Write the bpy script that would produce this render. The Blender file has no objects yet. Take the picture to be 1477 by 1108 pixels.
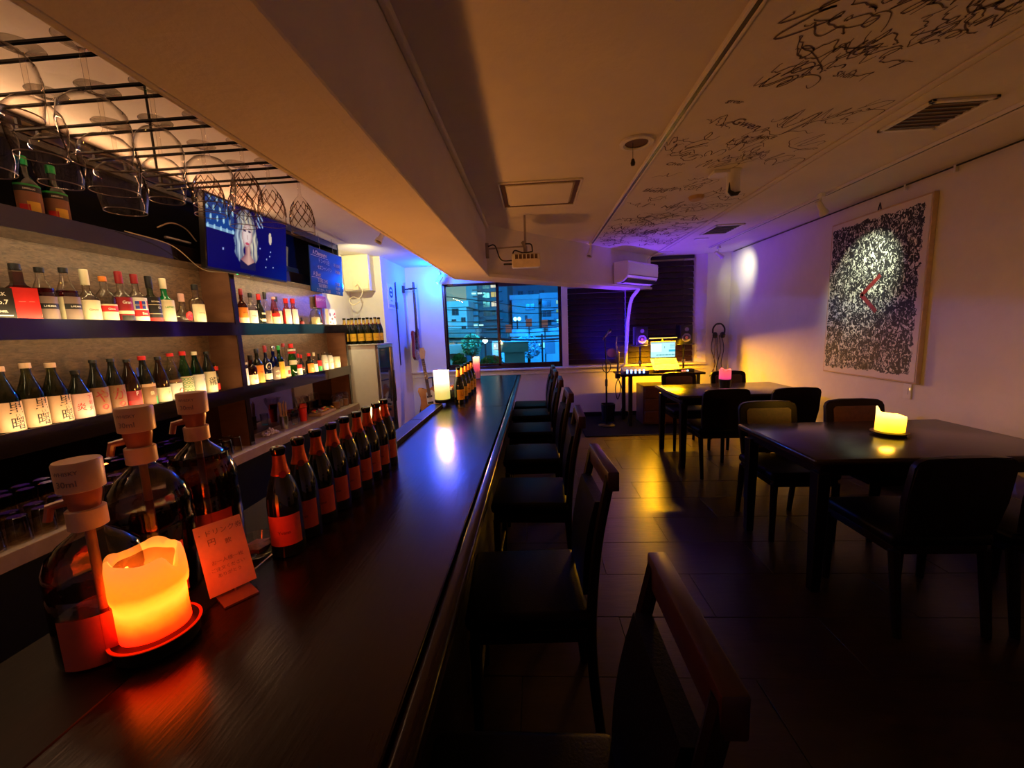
import bpy, bmesh, math, random
from mathutils import Vector, Matrix
random.seed(7)
S = bpy.context.scene
C = S.collection
PI = math.pi
V = Vector

# ------------------------------------------------------------------ camera
FPX, YAW, PITCH, ROLL = 576.05, 0.0586329, 0.135295, -0.0392941
cam = bpy.data.cameras.new('camera')
cam.sensor_width = 36.0
cam.lens = FPX / 1477.0 * 36.0
cam.shift_x = 0.0
cam.clip_start = 0.05
cam.clip_end = 300
camo = bpy.data.objects.new('camera', cam)
C.objects.link(camo)
fw = V((-math.sin(YAW) * math.cos(PITCH), math.cos(YAW) * math.cos(PITCH), -math.sin(PITCH)))
rt = V((math.cos(YAW), math.sin(YAW), 0))
up = rt.cross(fw)
r2 = math.cos(ROLL) * rt + math.sin(ROLL) * up
u2 = -math.sin(ROLL) * rt + math.cos(ROLL) * up
m = Matrix((r2, u2, -fw)).transposed().to_4x4()
m.translation = V((0, 0, 1.4))
camo.matrix_world = m
S.camera = camo

# ------------------------------------------------------------------ exposure, world
S.view_settings.view_transform = 'Standard'
S.view_settings.look = 'None'
S.view_settings.exposure = 0.0
S.view_settings.gamma = 1.0
S.view_settings.use_curve_mapping = False
S.cycles.use_denoising = True
S.cycles.max_bounces = 10
S.cycles.transparent_max_bounces = 24
S.cycles.sample_clamp_indirect = 4.0
S.cycles.caustics_reflective = False
S.cycles.caustics_refractive = False

W = bpy.data.worlds.new('night_sky')
S.world = W
W.use_nodes = True
wn = W.node_tree
wn.nodes.clear()
wo = wn.nodes.new('ShaderNodeOutputWorld')
wb = wn.nodes.new('ShaderNodeBackground')
tc = wn.nodes.new('ShaderNodeTexCoord')
sx = wn.nodes.new('ShaderNodeSeparateXYZ')
cr = wn.nodes.new('ShaderNodeValToRGB')
cr.color_ramp.elements[0].position = 0.48
cr.color_ramp.elements[0].color = (0.01, 0.03, 0.035, 1)
cr.color_ramp.elements[1].position = 0.50
cr.color_ramp.elements[1].color = (0.20, 0.40, 0.41, 1)
e = cr.color_ramp.elements.new(0.75)
e.color = (0.05, 0.17, 0.21, 1)
mp = wn.nodes.new('ShaderNodeMath')
mp.operation = 'MULTIPLY_ADD'
mp.inputs[1].default_value = 0.5
mp.inputs[2].default_value = 0.5
wn.links.new(tc.outputs['Generated'], sx.inputs[0])
wn.links.new(sx.outputs['Z'], mp.inputs[0])
wn.links.new(mp.outputs[0], cr.inputs[0])
wn.links.new(cr.outputs[0], wb.inputs[0])
wb.inputs[1].default_value = 1.0
wn.links.new(wb.outputs[0], wo.inputs[0])


def light(name, kind, loc, power, col, radius=0.03, aim=None, spot=60, blend=0.6, size=None, size_y=None):
    l = bpy.data.lights.new(name, kind)
    l.energy = power
    l.color = col
    if kind == 'AREA':
        l.shape = 'RECTANGLE'
        l.size = size
        l.size_y = size_y or size
    else:
        l.shadow_soft_size = radius
    if kind == 'SPOT':
        l.spot_size = math.radians(spot)
        l.spot_blend = blend
    o = bpy.data.objects.new(name, l)
    o.location = loc
    if aim is not None:
        d = (V(aim) - V(loc)).normalized()
        o.rotation_euler = d.to_track_quat('-Z', 'Y').to_euler()
    C.objects.link(o)
    return o


# lamps the room has: candle flames, track spots, LED strips in the back bar, desk lamps; plus unseen fills added
light('flame_light', 'POINT', (-0.772, 0.690, .957), .30, (1, .28, .035), .008)
light('flame_light', 'POINT', (-0.775, 3.25, 1.115), 17, (1, .38, .07), .045)
light('flame_light', 'POINT', (-0.83, 2.02, 1.035), 15, (1, .34, .055), .03)
light('flame_light', 'POINT', (-0.735, 5.0, 1.11), 1.6, (1, .3, .2), .015)
light('flame_light', 'POINT', (2.02, 2.345, 0.885), 4.8, (1, .43, .03), .03)
light('flame_light', 'POINT', (1.955, 4.2, 0.955), 0.25, (1, .15, .2), .012)
light('spot_light', 'SPOT', (-1.80, 4.32, 2.27), 36, (1, .85, .42), .02, (-2.2, 5.05, 1.75), 140, .6)
light('spot_light', 'POINT', (-1.43, 5.90, 2.14), 75, (.0, .085, 1), .03)
light('spot_light', 'SPOT', (2.53, 5.6, 2.23), 15, (1, .97, .58), .02, (2.92, 5.80, 2.08), 95, 1.0)
light('spot_light', 'SPOT', (2.36, 3.46, 2.18), 60, (.90, 1, .66), .02, (2.88, 3.68, 1.78), 60, 1.0)
light('unseen_party_light', 'SPOT', (1.30, 5.52, 0.86), 110, (.12, .02, 1), .04, (1.78, 5.85, 2.4), 118, 1.0)
light('unseen_party_light', 'SPOT', (1.24, 5.50, 0.98), 170, (.01, .01, 1), .03, (1.12, 6.2, 1.22), 62, 1.0)
light('unseen_party_light', 'POINT', (1.0, 5.3, 1.15), 1.6, (.66, .10, .62), .10)  # unseen lamp added to wash the wall under the sill in purple
light('bar_lamp_light', 'AREA', (1.80, 5.70, 1.19), 95, (1, .42, .0), aim=(1.80, 5.64, 0.7), size=.36, size_y=.02)
for y0, y1 in ((0.3, 2.72), (2.86, 4.38)):
    for zt, zu, pw, pu in ((1.532, 1.885, 1.0, 1.0), (1.070, 1.425, .9, .5)):
        L = (y1 - y0) * (1.0 if y0 < 1 else 1.5)
        light('led_strip_light', 'AREA', (-2.126, (y0 + y1) / 2, zt), 1.25 * pw * L, (1, .72, .32), aim=(-2.34, (y0 + y1) / 2, zt + .16), size=y1 - y0, size_y=.012)
        light('led_strip_light', 'AREA', (-2.135, (y0 + y1) / 2, zu), 1.5 * pu * L, (1, .74, .36), aim=(-2.30, (y0 + y1) / 2, zu - .26), size=y1 - y0, size_y=.012)
light('led_strip_light', 'AREA', (-2.16, 1.6, 2.30), 10, (1, .52, .25), aim=(-1.4, 1.6, 2.44), size=3.2, size_y=.015)
light('street_light', 'POINT', (-1.15, 21.6, .55), 60, (.25, .8, 1), .12)
light('street_light', 'POINT', (-2.07, 18.6, .94), 40, (.6, 1, .85), .12)
light('added_facade_light', 'AREA', (-.2, 14.5, 4.8), 2400, (.01, .27, 1), aim=(.2, 30, 2.2), size=3, size_y=1.5)  # unseen area light added to brighten the right pane's buildings in blue
light('added_facade_light', 'AREA', (-4.0, 14.0, 4.8), 520, (.20, .92, .95), aim=(-4.0, 24, 1.4), size=2.5, size_y=1.0)  # likewise added, lifts the left pane's buildings in teal


# ------------------------------------------------------------------ materials
def nt(name):
    mt = bpy.data.materials.new(name)
    mt.use_nodes = True
    n = mt.node_tree
    n.nodes.clear()
    out = n.nodes.new('ShaderNodeOutputMaterial')
    return mt, n, out


def coords(n, scale=(1, 1, 1), kind='Object'):
    t = n.nodes.new('ShaderNodeTexCoord')
    mpg = n.nodes.new('ShaderNodeMapping')
    mpg.inputs['Scale'].default_value = scale
    n.links.new(t.outputs[kind], mpg.inputs[0])
    return mpg.outputs[0]


def noise(n, vec, sc, detail=4, rough=.6, dist=0.0):
    t = n.nodes.new('ShaderNodeTexNoise')
    t.inputs['Scale'].default_value = sc
    t.inputs['Detail'].default_value = detail
    t.inputs['Roughness'].default_value = rough
    t.inputs['Distortion'].default_value = dist
    n.links.new(vec, t.inputs['Vector'])
    return t.outputs['Fac']


def ramp(n, fac, stops):
    r = n.nodes.new('ShaderNodeValToRGB')
    el = r.color_ramp.elements
    while len(el) > 1:
        el.remove(el[-1])
    el[0].position, el[0].color = stops[0][0], (*stops[0][1], 1)
    for p, c in stops[1:]:
        q = el.new(p)
        q.color = (*c, 1)
    n.links.new(fac, r.inputs[0])
    return r.outputs[0]


def M(name, col, rough=.5, metal=0., var=.12, ns=18., bump=0., bs=None, spec=.5, scale=(1, 1, 1), emit=None, estr=0., coat=0., ior=None, dist=0.):
    mt, n, out = nt(name)
    b = n.nodes.new('ShaderNodeBsdfPrincipled')
    vec = coords(n, scale)
    f = noise(n, vec, ns, dist=dist)
    lo = tuple(max(0, c * (1 - var)) for c in col)
    hi = tuple(min(1, c * (1 + var)) for c in col)
    n.links.new(ramp(n, f, [(.3, lo), (.7, hi)]), b.inputs['Base Color'])
    b.inputs['Roughness'].default_value = rough
    b.inputs['Metallic'].default_value = metal
    b.inputs['Specular IOR Level'].default_value = spec
    if coat:
        b.inputs['Coat Weight'].default_value = coat
        b.inputs['Coat Roughness'].default_value = .06
    if ior:
        b.inputs['IOR'].default_value = ior
    if emit:
        b.inputs['Emission Color'].default_value = (*emit, 1)
        b.inputs['Emission Strength'].default_value = estr
    if bump:
        bn = n.nodes.new('ShaderNodeBump')
        bn.inputs['Strength'].default_value = bump
        bn.inputs['Distance'].default_value = .01
        n.links.new(noise(n, vec, bs or ns * 3, 6), bn.inputs['Height'])
        n.links.new(bn.outputs[0], b.inputs['Normal'])
    n.links.new(b.outputs[0], out.inputs[0])
    return mt


def EM(name, col, strength):
    mt, n, out = nt(name)
    em = n.nodes.new('ShaderNodeEmission')
    f = noise(n, coords(n), 9)
    n.links.new(ramp(n, f, [(.2, tuple(c * .92 for c in col)), (.8, col)]), em.inputs[0])
    em.inputs[1].default_value = strength
    n.links.new(em.outputs[0], out.inputs[0])
    return mt


def GLASS(name, tint, edge, gl=.9, rough=.03, bump=0., uvs=None, lo=.15):
    """thin glass wall: clear face on, darker and mirror-like at grazing angles"""
    mt, n, out = nt(name)
    lw = n.nodes.new('ShaderNodeLayerWeight')
    lw.inputs['Blend'].default_value = .5
    tr = n.nodes.new('ShaderNodeBsdfTransparent')
    g = n.nodes.new('ShaderNodeBsdfGlossy')
    g.inputs['Roughness'].default_value = rough
    g.inputs['Color'].default_value = (1, 1, 1, 1)
    c = ramp(n, lw.outputs['Facing'], [(lo, tint), (.97, edge)])
    n.links.new(c, tr.inputs[0])
    pw = n.nodes.new('ShaderNodeMath')
    pw.operation = 'POWER'
    pw.inputs[1].default_value = 5.0
    n.links.new(lw.outputs['Facing'], pw.inputs[0])
    mm = n.nodes.new('ShaderNodeMath')
    mm.operation = 'MULTIPLY_ADD'
    mm.inputs[1].default_value = .85 * gl
    mm.inputs[2].default_value = .045 * gl
    n.links.new(pw.outputs[0], mm.inputs[0])
    mx = n.nodes.new('ShaderNodeMixShader')
    n.links.new(mm.outputs[0], mx.inputs[0])
    n.links.new(tr.outputs[0], mx.inputs[1])
    n.links.new(g.outputs[0], mx.inputs[2])
    if bump:
        bn = n.nodes.new('ShaderNodeBump')
        bn.inputs['Strength'].default_value = bump
        bn.inputs['Distance'].default_value = .004
        n.links.new(noise(n, coords(n), 40, 2), bn.inputs['Height'])
        for q in (lw, g):
            n.links.new(bn.outputs[0], q.inputs['Normal'])
    n.links.new(mx.outputs[0], out.inputs[0])
    return mt


def WOOD(name, c0, c1, rough, scale, bump=.1, coat=.0, spec=.5, ior=1.5, var=4.):
    mt, n, out = nt(name)
    b = n.nodes.new('ShaderNodeBsdfPrincipled')
    vec = coords(n, scale)
    f = noise(n, vec, var, 8, .65, 1.2)
    n.links.new(ramp(n, f, [(.3, c0), (.7, c1)]), b.inputs['Base Color'])
    b.inputs['Roughness'].default_value = rough
    b.inputs['IOR'].default_value = ior
    b.inputs['Specular IOR Level'].default_value = spec
    b.inputs['Coat Weight'].default_value = coat
    b.inputs['Coat Roughness'].default_value = .05
    bn = n.nodes.new('ShaderNodeBump')
    bn.inputs['Strength'].default_value = bump
    bn.inputs['Distance'].default_value = .004
    n.links.new(noise(n, vec, var * 2.5, 6), bn.inputs['Height'])
    n.links.new(bn.outputs[0], b.inputs['Normal'])
    n.links.new(b.outputs[0], out.inputs[0])
    return mt


plaster = M('plaster', (.74, .70, .66), .75, var=.05, ns=3, bump=.25, bs=14)
ceil_m = M('ceiling_paper', (.72, .67, .62), .8, var=.05, ns=2.5, bump=.45, bs=9)
white_paint = M('white_paint', (.78, .75, .72), .4, var=.04)
counter_m = WOOD('varnished_counter', (.007, .003, .002), (.018, .007, .004), .19, (9, 1, 1), .16, .0, .22, 1.5, 4)
ledge_m = WOOD('ledge_wood', (.005, .003, .003), (.010, .006, .005), .40, (6, 1, 1), .08, .0, .15)
floor_m = WOOD('floor_wood', (.010, .005, .002), (.026, .011, .004), .30, (1, 6, 1), .24, .0, .30, 1.5, 3)
floor_d = M('floor_joint', (.008, .004, .002), .45, spec=.3)
table_m = WOOD('table_wood', (.012, .006, .004), (.026, .012, .008), .20, (1, 5, 1), .06, .0, .3)
dark_wood = WOOD('dark_wood', (.004, .002, .002), (.009, .004, .003), .36, (1, 1, 5), .06, .0, .12)
rail_wood = WOOD('chair_rail_wood', (.022, .005, .005), (.034, .008, .007), .36, (5, 5, 1), .05, .05, .35)
leather = M('black_leather', (.003, .0025, .0035), .38, var=.3, ns=60, bump=.15, bs=160, spec=.08)
tan_leather = M('brown_leather', (.050, .014, .005), .38, var=.3, ns=40, bump=.15, bs=120)
shelf_m = WOOD('shelf_lacquer', (.010, .007, .008), (.018, .011, .011), .09, (1, 1, 4), .015, .35, .9, 1.6)
shelf_side = WOOD('shelf_side_wood', (.14, .055, .030), (.20, .085, .045), .45, (1, 1, 3), .08)
backing = WOOD('back_panel', (.050, .026, .016), (.22, .125, .072), .30, (1, 2.2, 7), .6, .0, .6, 1.5, 9)
black_m = M('black_matte', (.004, .004, .005), .8, spec=.1)
black_p = M('black_plastic', (.010, .010, .011), .35, spec=.5)
blk_metal = M('black_metal', (.015, .015, .017), .3, .6)
steel = M('steel', (.55, .55, .56), .25, 1.0, var=.05)
chrome = M('chrome', (.75, .75, .77), .08, 1.0, var=.03)
white_p = M('white_plastic', (.75, .74, .74), .35, var=.03)
grey_p = M('grey_plastic', (.16, .15, .15), .5)
clear = GLASS('clear_glass', (.96, .96, .92), (.30, .28, .22), 1.3, lo=.30)
wine_g = GLASS('wine_glass', (.98, .96, .93), (.07, .035, .02), .8, lo=.42)
cut_g = GLASS('cut_crystal', (.96, .94, .92), (.40, .30, .24), .9, .03, lo=.5)
greeng = GLASS('green_glass', (.03, .42, .09), (.0, .06, .015), 1.0)
sage = GLASS('sage_glass', (.42, .52, .36), (.05, .09, .04), 1.0)
pinkg = GLASS('pink_glass', (.95, .45, .32), (.5, .10, .06), 1.0)
blueg = GLASS('blue_glass', (.05, .12, .70), (.0, .01, .18), 1.0)
amberg = GLASS('amber_glass', (.42, .14, .03), (.08, .02, .005), 1.0)
petg = GLASS('clear_pet', (.80, .72, .62), (.18, .12, .08), 1.0, .05, .25)
whisky = GLASS('whisky_liquor', (.50, .21, .06), (.16, .045, .01), .6, .03)
redliq = GLASS('red_liquor', (.42, .012, .012), (.14, .0, .0), .6, .03)
darkg = M('dark_bottle_glass', (.010, .012, .009), .06, var=.1, spec=.7)
brown_g = M('brown_bottle_glass', (.022, .008, .004), .07, var=.1, spec=.7)
champ_g = M('champagne_glass', (.006, .010, .006), .05, var=.1, spec=.8)


def P3(name, col, rough=.5, **k):
    return M('print_' + name, col, rough, var=k.pop('var', .05), ns=30, **k)


paper = P3('cream', (.80, .70, .48))
paper_w = P3('white', (.80, .78, .72))
peach = P3('peach', (.80, .50, .32))
pinkp = P3('pink', (.80, .46, .42))
red_p = P3('red', (.70, .02, .02))
dred = P3('dark_red', (.28, .012, .018))
blk_p = P3('black', (.012, .011, .012))
gry_p = P3('grey', (.22, .15, .13))
brn_p = P3('brown', (.26, .12, .06))
org_p = P3('orange', (.80, .24, .03))
grn_p = P3('green', (.02, .34, .07))
blu_p = P3('blue', (.03, .07, .45))
yel_p = P3('yellow', (.80, .50, .05))
foil_o = M('orange_foil', (.62, .10, .022), .28, .75, var=.15, ns=40, bump=.2, bs=90)
foil_y = M('gold_foil', (.80, .55, .12), .30, .7, var=.1)
redlab = P3('champagne_red', (.80, .105, .05), .5)
ylab = P3('champagne_orange', (.85, .42, .04), .5)


# ------------------------------------------------------------------ mesh helpers
def B():
    return bmesh.new()


def bx(bm, x0, x1, y0, y1, z0, z1, bev=0., seg=2, mat=0):
    r = bmesh.ops.create_cube(bm, size=1)
    vs = r['verts']
    bmesh.ops.scale(bm, vec=(x1 - x0, y1 - y0, z1 - z0), verts=vs)
    bmesh.ops.translate(bm, vec=((x0 + x1) / 2, (y0 + y1) / 2, (z0 + z1) / 2), verts=vs)
    fs = set(f for v in vs for f in v.link_faces)
    for f in fs:
        f.material_index = mat
    if bev:
        es = list(set(e for v in vs for e in v.link_edges))
        bmesh.ops.bevel(bm, geom=es, offset=bev, segments=seg, affect='EDGES', profile=.5)


def cyl(bm, x, y, z0, z1, r0, r1=None, seg=20):
    lathe(bm, [(0, z0), (r0, z0), (r1 if r1 is not None else r0, z1), (0, z1)], seg, (x, y, 0))


def lathe(bm, prof, seg=24, at=(0, 0, 0), sq=0., a0=0., a1=None, uv=False, wob=None):
    """revolve (r, z) pairs round z; sq squares the section off; a0..a1 makes a partial sweep"""
    full = a1 is None
    n = seg if full else seg + 1
    rings = []
    for r, z in prof:
        if r < 1e-6 and full:
            rings.append([bm.verts.new((at[0], at[1], at[2] + z))])
            continue
        ring = []
        for i in range(n):
            a = (2 * PI * i / seg) if full else a0 + (a1 - a0) * i / seg
            k = 1.
            if sq:
                c, s = abs(math.cos(a)), abs(math.sin(a))
                k = 1 + sq * (1 / max(c, s) - 1)
            w = wob(a, z) if wob else 1.
            ring.append(bm.verts.new((at[0] + r * k * w * math.cos(a), at[1] + r * k * w * math.sin(a), at[2] + z)))
        rings.append(ring)
    for a, b in zip(rings, rings[1:]):
        cnt = n if full else n - 1
        for i in range(cnt):
            j = (i + 1) % n
            if len(a) == 1 and len(b) == 1:
                continue
            try:
                if len(a) == 1:
                    bm.faces.new((a[0], b[j], b[i]))
                elif len(b) == 1:
                    bm.faces.new((a[i], a[j], b[0]))
                else:
                    bm.faces.new((a[i], a[j], b[j], b[i]))
            except ValueError:
                pass


def tube(bm, pts, r, seg=8, closed=False):
    pts = [V(p) for p in pts]
    rings = []
    N = len(pts)
    prev = None
    for i, p in enumerate(pts):
        a = pts[max(0, i - 1)]
        b = pts[min(N - 1, i + 1)]
        d = (b - a).normalized()
        ref = prev if prev is not None else (V((0, 0, 1)) if abs(d.z) < .9 else V((1, 0, 0)))
        x = ref - d * ref.dot(d)
        if x.length < 1e-5:
            x = V((1, 0, 0)) - d * d.x
        x.normalize()
        prev = x
        y = d.cross(x)
        rr = r[i] if isinstance(r, (list, tuple)) else r
        rings.append([bm.verts.new(p + (x * math.cos(2 * PI * k / seg) + y * math.sin(2 * PI * k / seg)) * rr) for k in range(seg)])
    for a, b in zip(rings, rings[1:]):
        for k in range(seg):
            bm.faces.new((a[k], a[(k + 1) % seg], b[(k + 1) % seg], b[k]))
    bm.faces.new(list(reversed(rings[0])))
    bm.faces.new(rings[-1])


def curve_pts(pts, n=8):
    """Catmull-Rom through pts"""
    P = [V(p) for p in pts]
    P = [P[0] * 2 - P[1]] + P + [P[-1] * 2 - P[-2]]
    out = []
    for i in range(1, len(P) - 2):
        for k in range(n):
            t = k / n
            a, b, c, d = P[i - 1], P[i], P[i + 1], P[i + 2]
            out.append(.5 * ((2 * b) + (c - a) * t + (2 * a - 5 * b + 4 * c - d) * t * t + (3 * b - a - 3 * c + d) * t ** 3))
    out.append(P[-2])
    return out


def poly(bm, pts, depth, plane='XZ', at=(0, 0, 0)):
    """extruded outline; plane names the two axes of pts, extruded along the third"""
    def mk(p, t):
        if plane == 'XZ':
            return (at[0] + p[0], at[1] + t, at[2] + p[1])
        if plane == 'YZ':
            return (at[0] + t, at[1] + p[0], at[2] + p[1])
        return (at[0] + p[0], at[1] + p[1], at[2] + t)
    a = [bm.verts.new(mk(p, 0)) for p in pts]
    b = [bm.verts.new(mk(p, depth)) for p in pts]
    bm.faces.new(a)
    bm.faces.new(list(reversed(b)))
    for i in range(len(pts)):
        j = (i + 1) % len(pts)
        bm.faces.new((a[i], b[i], b[j], a[j]))


def mesh_of(name, bm, mats, smooth=True, ang=38):
    bmesh.ops.recalc_face_normals(bm, faces=bm.faces[:])
    me = bpy.data.meshes.new(name)
    bm.to_mesh(me)
    bm.free()
    for mt in (mats if isinstance(mats, (list, tuple)) else [mats]):
        me.materials.append(mt)
    if smooth:
        for p in me.polygons:
            p.use_smooth = True
        me.set_sharp_from_angle(angle=math.radians(ang))
    return me


def obj(name, bm, mats, parent=None, loc=None, rot=None, smooth=True, ang=38):
    me = bm if isinstance(bm, bpy.types.Mesh) else mesh_of(name, bm, mats, smooth, ang)
    o = bpy.data.objects.new(name, me)
    C.objects.link(o)
    if parent is not None:
        o.parent = parent
    if loc is not None:
        o.location = loc
    if rot is not None:
        o.rotation_euler = rot
    return o


def tag(o, label=None, cat=None, group=None, kind=None):
    if label:
        o['label'] = label
    if cat:
        o['category'] = cat
    if group:
        o['group'] = group
    if kind:
        o['kind'] = kind
    return o


def thing(name, label, cat, loc=(0, 0, 0), rotz=0., group=None):
    o = bpy.data.objects.new(name, None)
    o.empty_display_size = .05
    C.objects.link(o)
    o.location = loc
    o.rotation_euler = (0, 0, rotz)
    return tag(o, label, cat, group)


def struct(name, bm, mats, parent=None, **k):
    o = obj(name, bm, mats, parent, **k)
    if parent is None:
        o['kind'] = 'structure'
    return o


def dup(root, loc, rotz=None, label=None, group=None):
    r = root.copy()
    C.objects.link(r)
    r.location = loc
    if rotz is not None:
        r.rotation_euler = (0, 0, rotz)
    if label:
        r['label'] = label
    if group:
        r['group'] = group
    for ch in list(root.children):
        c = ch.copy()
        C.objects.link(c)
        c.parent = r
        for g in list(ch.children):
            d = g.copy()
            C.objects.link(d)
            d.parent = c
    return r


_tc = {}


def text_geo(s):
    """outline of a line of lettering as flat triangles, height 1"""
    if s in _tc:
        return _tc[s]
    cu = bpy.data.curves.new('lettering', 'FONT')
    cu.body = s
    cu.resolution_u = 2
    cu.offset = .016 if s.isascii() else .004
    cu.align_x = 'CENTER'
    cu.align_y = 'CENTER'
    o = bpy.data.objects.new('lettering', cu)
    C.objects.link(o)
    dg = bpy.context.evaluated_depsgraph_get()
    ev = o.evaluated_get(dg)
    me = ev.to_mesh()
    vs = [v.co.copy() for v in me.vertices]
    fs = [tuple(p.vertices) for p in me.polygons]
    ev.to_mesh_clear()
    bpy.data.objects.remove(o)
    bpy.data.curves.remove(cu)
    _tc[s] = (vs, fs)
    return _tc[s]


def text_bm(bm, s, size, fn, sx=1.):
    vs, fs = text_geo(s)
    bv = [bm.verts.new(fn(v.x * size * sx, v.y * size)) for v in vs]
    for f in fs:
        try:
            bm.faces.new([bv[i] for i in f])
        except ValueError:
            pass


ORD = ['nearest', 'second nearest', 'third', 'fourth', 'fifth', 'sixth', 'seventh', 'eighth', 'ninth', 'tenth', 'eleventh', 'twelfth']

# ------------------------------------------------------------------ the room
XL, XR, YB, ZC = -2.36, 2.92, 6.2, 2.4
bm = B()
bx(bm, XL - .1, XR + .1, -1.3, 6.4, -.12, -.006)
floor = struct('floor', bm, floor_d)
plank_me = None
for iy in range(16):
    y0 = -.25 + iy * .34
    for ix in range(-1, 5):
        x0 = -.55 + ix * .92 + (.46 if iy % 2 else 0) - .46
        if x0 + .92 < -.75 or x0 > 2.9:
            continue
        if plank_me is None:
            b = B()
            bx(b, .0012, .9188, .0012, .3388, -.010, 0, .0010, 1)
            plank_me = mesh_of('plank', b, floor_m)
        o = obj('plank', plank_me, None, floor, (x0, y0, random.uniform(-.0012, 0)))
        o.rotation_euler = (random.uniform(-.002, .002), random.uniform(-.001, .001), 0)

bm = B()
bx(bm, XL - .1, XR + .1, -1.3, 6.6, ZC, ZC + .12)
ceiling = struct('ceiling', bm, ceil_m)
bm = B()
bx(bm, XL - .12, XL, -1.3, 5.32, 0, ZC)
bx(bm, XL, -1.94, 5.2, 5.32, 0, ZC)
bx(bm, -2.06, -1.94, 5.32, 6.5, 0, ZC)
struct('wall_left', bm, plaster, smooth=False)
bm = B()
bx(bm, XR, XR + .12, -1.3, 6.6, 0, ZC)
struct('wall_right', bm, plaster)
bm = B()
bx(bm, XL - .1, XR + .1, -1.3, -1.2, 0, ZC)
struct('wall_front', bm, plaster)
# window wall: sill wall, side piece, header, post, backing behind the blinds, slanted reveal and corner pillar
bm = B()
bx(bm, -1.94, 2.92, YB, YB + .15, 0, .775)
bx(bm, -1.94, -1.385, YB, YB + .15, .775, ZC)
bx(bm, -1.385, 1.5, YB, YB + .15, 2.125, ZC)
bx(bm, .435, .525, YB - .012, YB + .12, .775, 2.125)
bx(bm, .52, 2.92, YB + .15, YB + .22, .775, ZC)
bx(bm, 2.585, 2.92, YB - .0, YB + .15, .775, ZC)
poly(bm, [(2.585, YB), (2.585, YB + .15), (2.43, YB + .15)], ZC - .775, 'XY', (0, 0, .775))
struct('wall_back', bm, plaster, smooth=False)
bm = B()
bx(bm, -1.94, 2.58, YB - .035, YB + .02, .772, .802, .004, 1)
bx(bm, -1.94, 2.58, YB - .012, YB, .70, .715, .003, 1)
for x in (-1.2, -.36, .48, 1.32):
    bx(bm, x - .02, x + .02, YB - .010, YB, .715, .772, .002, 1)
struct('trim_1', bm, white_paint)
bm = B()
bx(bm, -1.94, XR, YB - .018, YB, 0, .075, .003, 1)
struct('baseboard_back', bm, black_p)
bm = B()
bx(bm, XR - .018, XR, -1.2, YB, 0, .075, .003, 1)
struct('baseboard_right', bm, black_p)

# ceiling beam over the bar with moulded edges
BZ = 1.915
bm = B()
bx(bm, -.755, -.428, -1.2, 3.96, BZ, ZC)
bx(bm, -.447, -.410, -1.2, 3.95, BZ - .004, BZ + .028, .004, 1)
bx(bm, -.428, -.400, -1.2, 4.0, ZC - .035, ZC, .008, 2)
bx(bm, -.758, -.742, -1.2, 3.99, BZ - .006, BZ + .02, .003, 1)
struct('ceiling_beam', bm, ceil_m, smooth=False)
# diagonal dropped soffit that the beam runs into
DX, DY = .696, .718
fr0, fr1 = V((-.43, 3.95)), V((1.76, 6.2))
bm = B()
poly(bm, [(fr0.x, fr0.y), (fr1.x, fr1.y), (1.36, 6.2), (-.755, 4.05), (-.755, 3.95)], ZC - BZ, 'XY', (0, 0, BZ))
nrm = V((.718, -.696))
poly(bm, [(fr0.x, fr0.y), (fr1.x, fr1.y), (fr1.x + .02, fr1.y - .02), (fr0.x + .02, fr0.y - .02)], .03, 'XY', (0, 0, BZ - .003))
struct('ceiling_soffit', bm, ceil_m, smooth=False)

# windows
win = bpy.data.objects.new('window_1', None)
C.objects.link(win)
win['kind'] = 'structure'
win.location = (0, YB + .06, 0)
fm = M('bronze_frame', (.028, .010, .010), .35, .3)
x0, x1, z0, z1 = -1.385, .435, .802, 2.125
bm = B()
bx(bm, x0, x1, -.03, .05, z0, z0 + .045, .004, 1)
bx(bm, x0, x1, -.03, .05, z1 - .02, z1, .004, 1)
bx(bm, x0, x0 + .035, -.03, .05, z0, z1, .004, 1)
bx(bm, x1 - .02, x1, -.03, .05, z0, z1, .004, 1)
obj('window_frame', bm, fm, win)
pane_m = GLASS('window_pane', (.96, .99, .97), (.6, .7, .7), .9, .0)
pane_b = GLASS('blue_haze_pane', (.55, .90, 1.0), (.3, .6, .8), .9, .02)  # blue of light reflecting on the glass is put into its tint
xm = -.535
for nm, a, b, yy, pm, zt in (('sash', x0 + .035, xm + .02, .012, pane_m, z1 - .02), ('sash', xm - .025, x1 - .02, -.018, pane_b, z1 - .055)):
    bm = B()
    w = .032
    bx(bm, a, b, yy - .012, yy + .012, z0 + .045, z0 + .08, .003, 1)
    bx(bm, a, b, yy - .012, yy + .012, zt - .012, z1 - .02, .003, 1)
    bx(bm, a, a + w * (.4 if yy > 0 else 1.2), yy - .012, yy + .012, z0 + .045, z1 - .02, .003, 1)
    bx(bm, b - w * (1.2 if yy > 0 else .9), b, yy - .012, yy + .012, z0 + .045, z1 - .02, .003, 1)
    s = obj(nm, bm, fm, win)
    bm = B()
    bx(bm, a + .01, b - .01, yy - .002, yy + .002, z0 + .07, z1 - .03)
    obj('pane', bm, pm, s)
bm = B()
bx(bm, xm - .012, xm + .004, -.05, -.028, 1.35, 1.45, .004, 1)
obj('latch', bm, fm, win)

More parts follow.
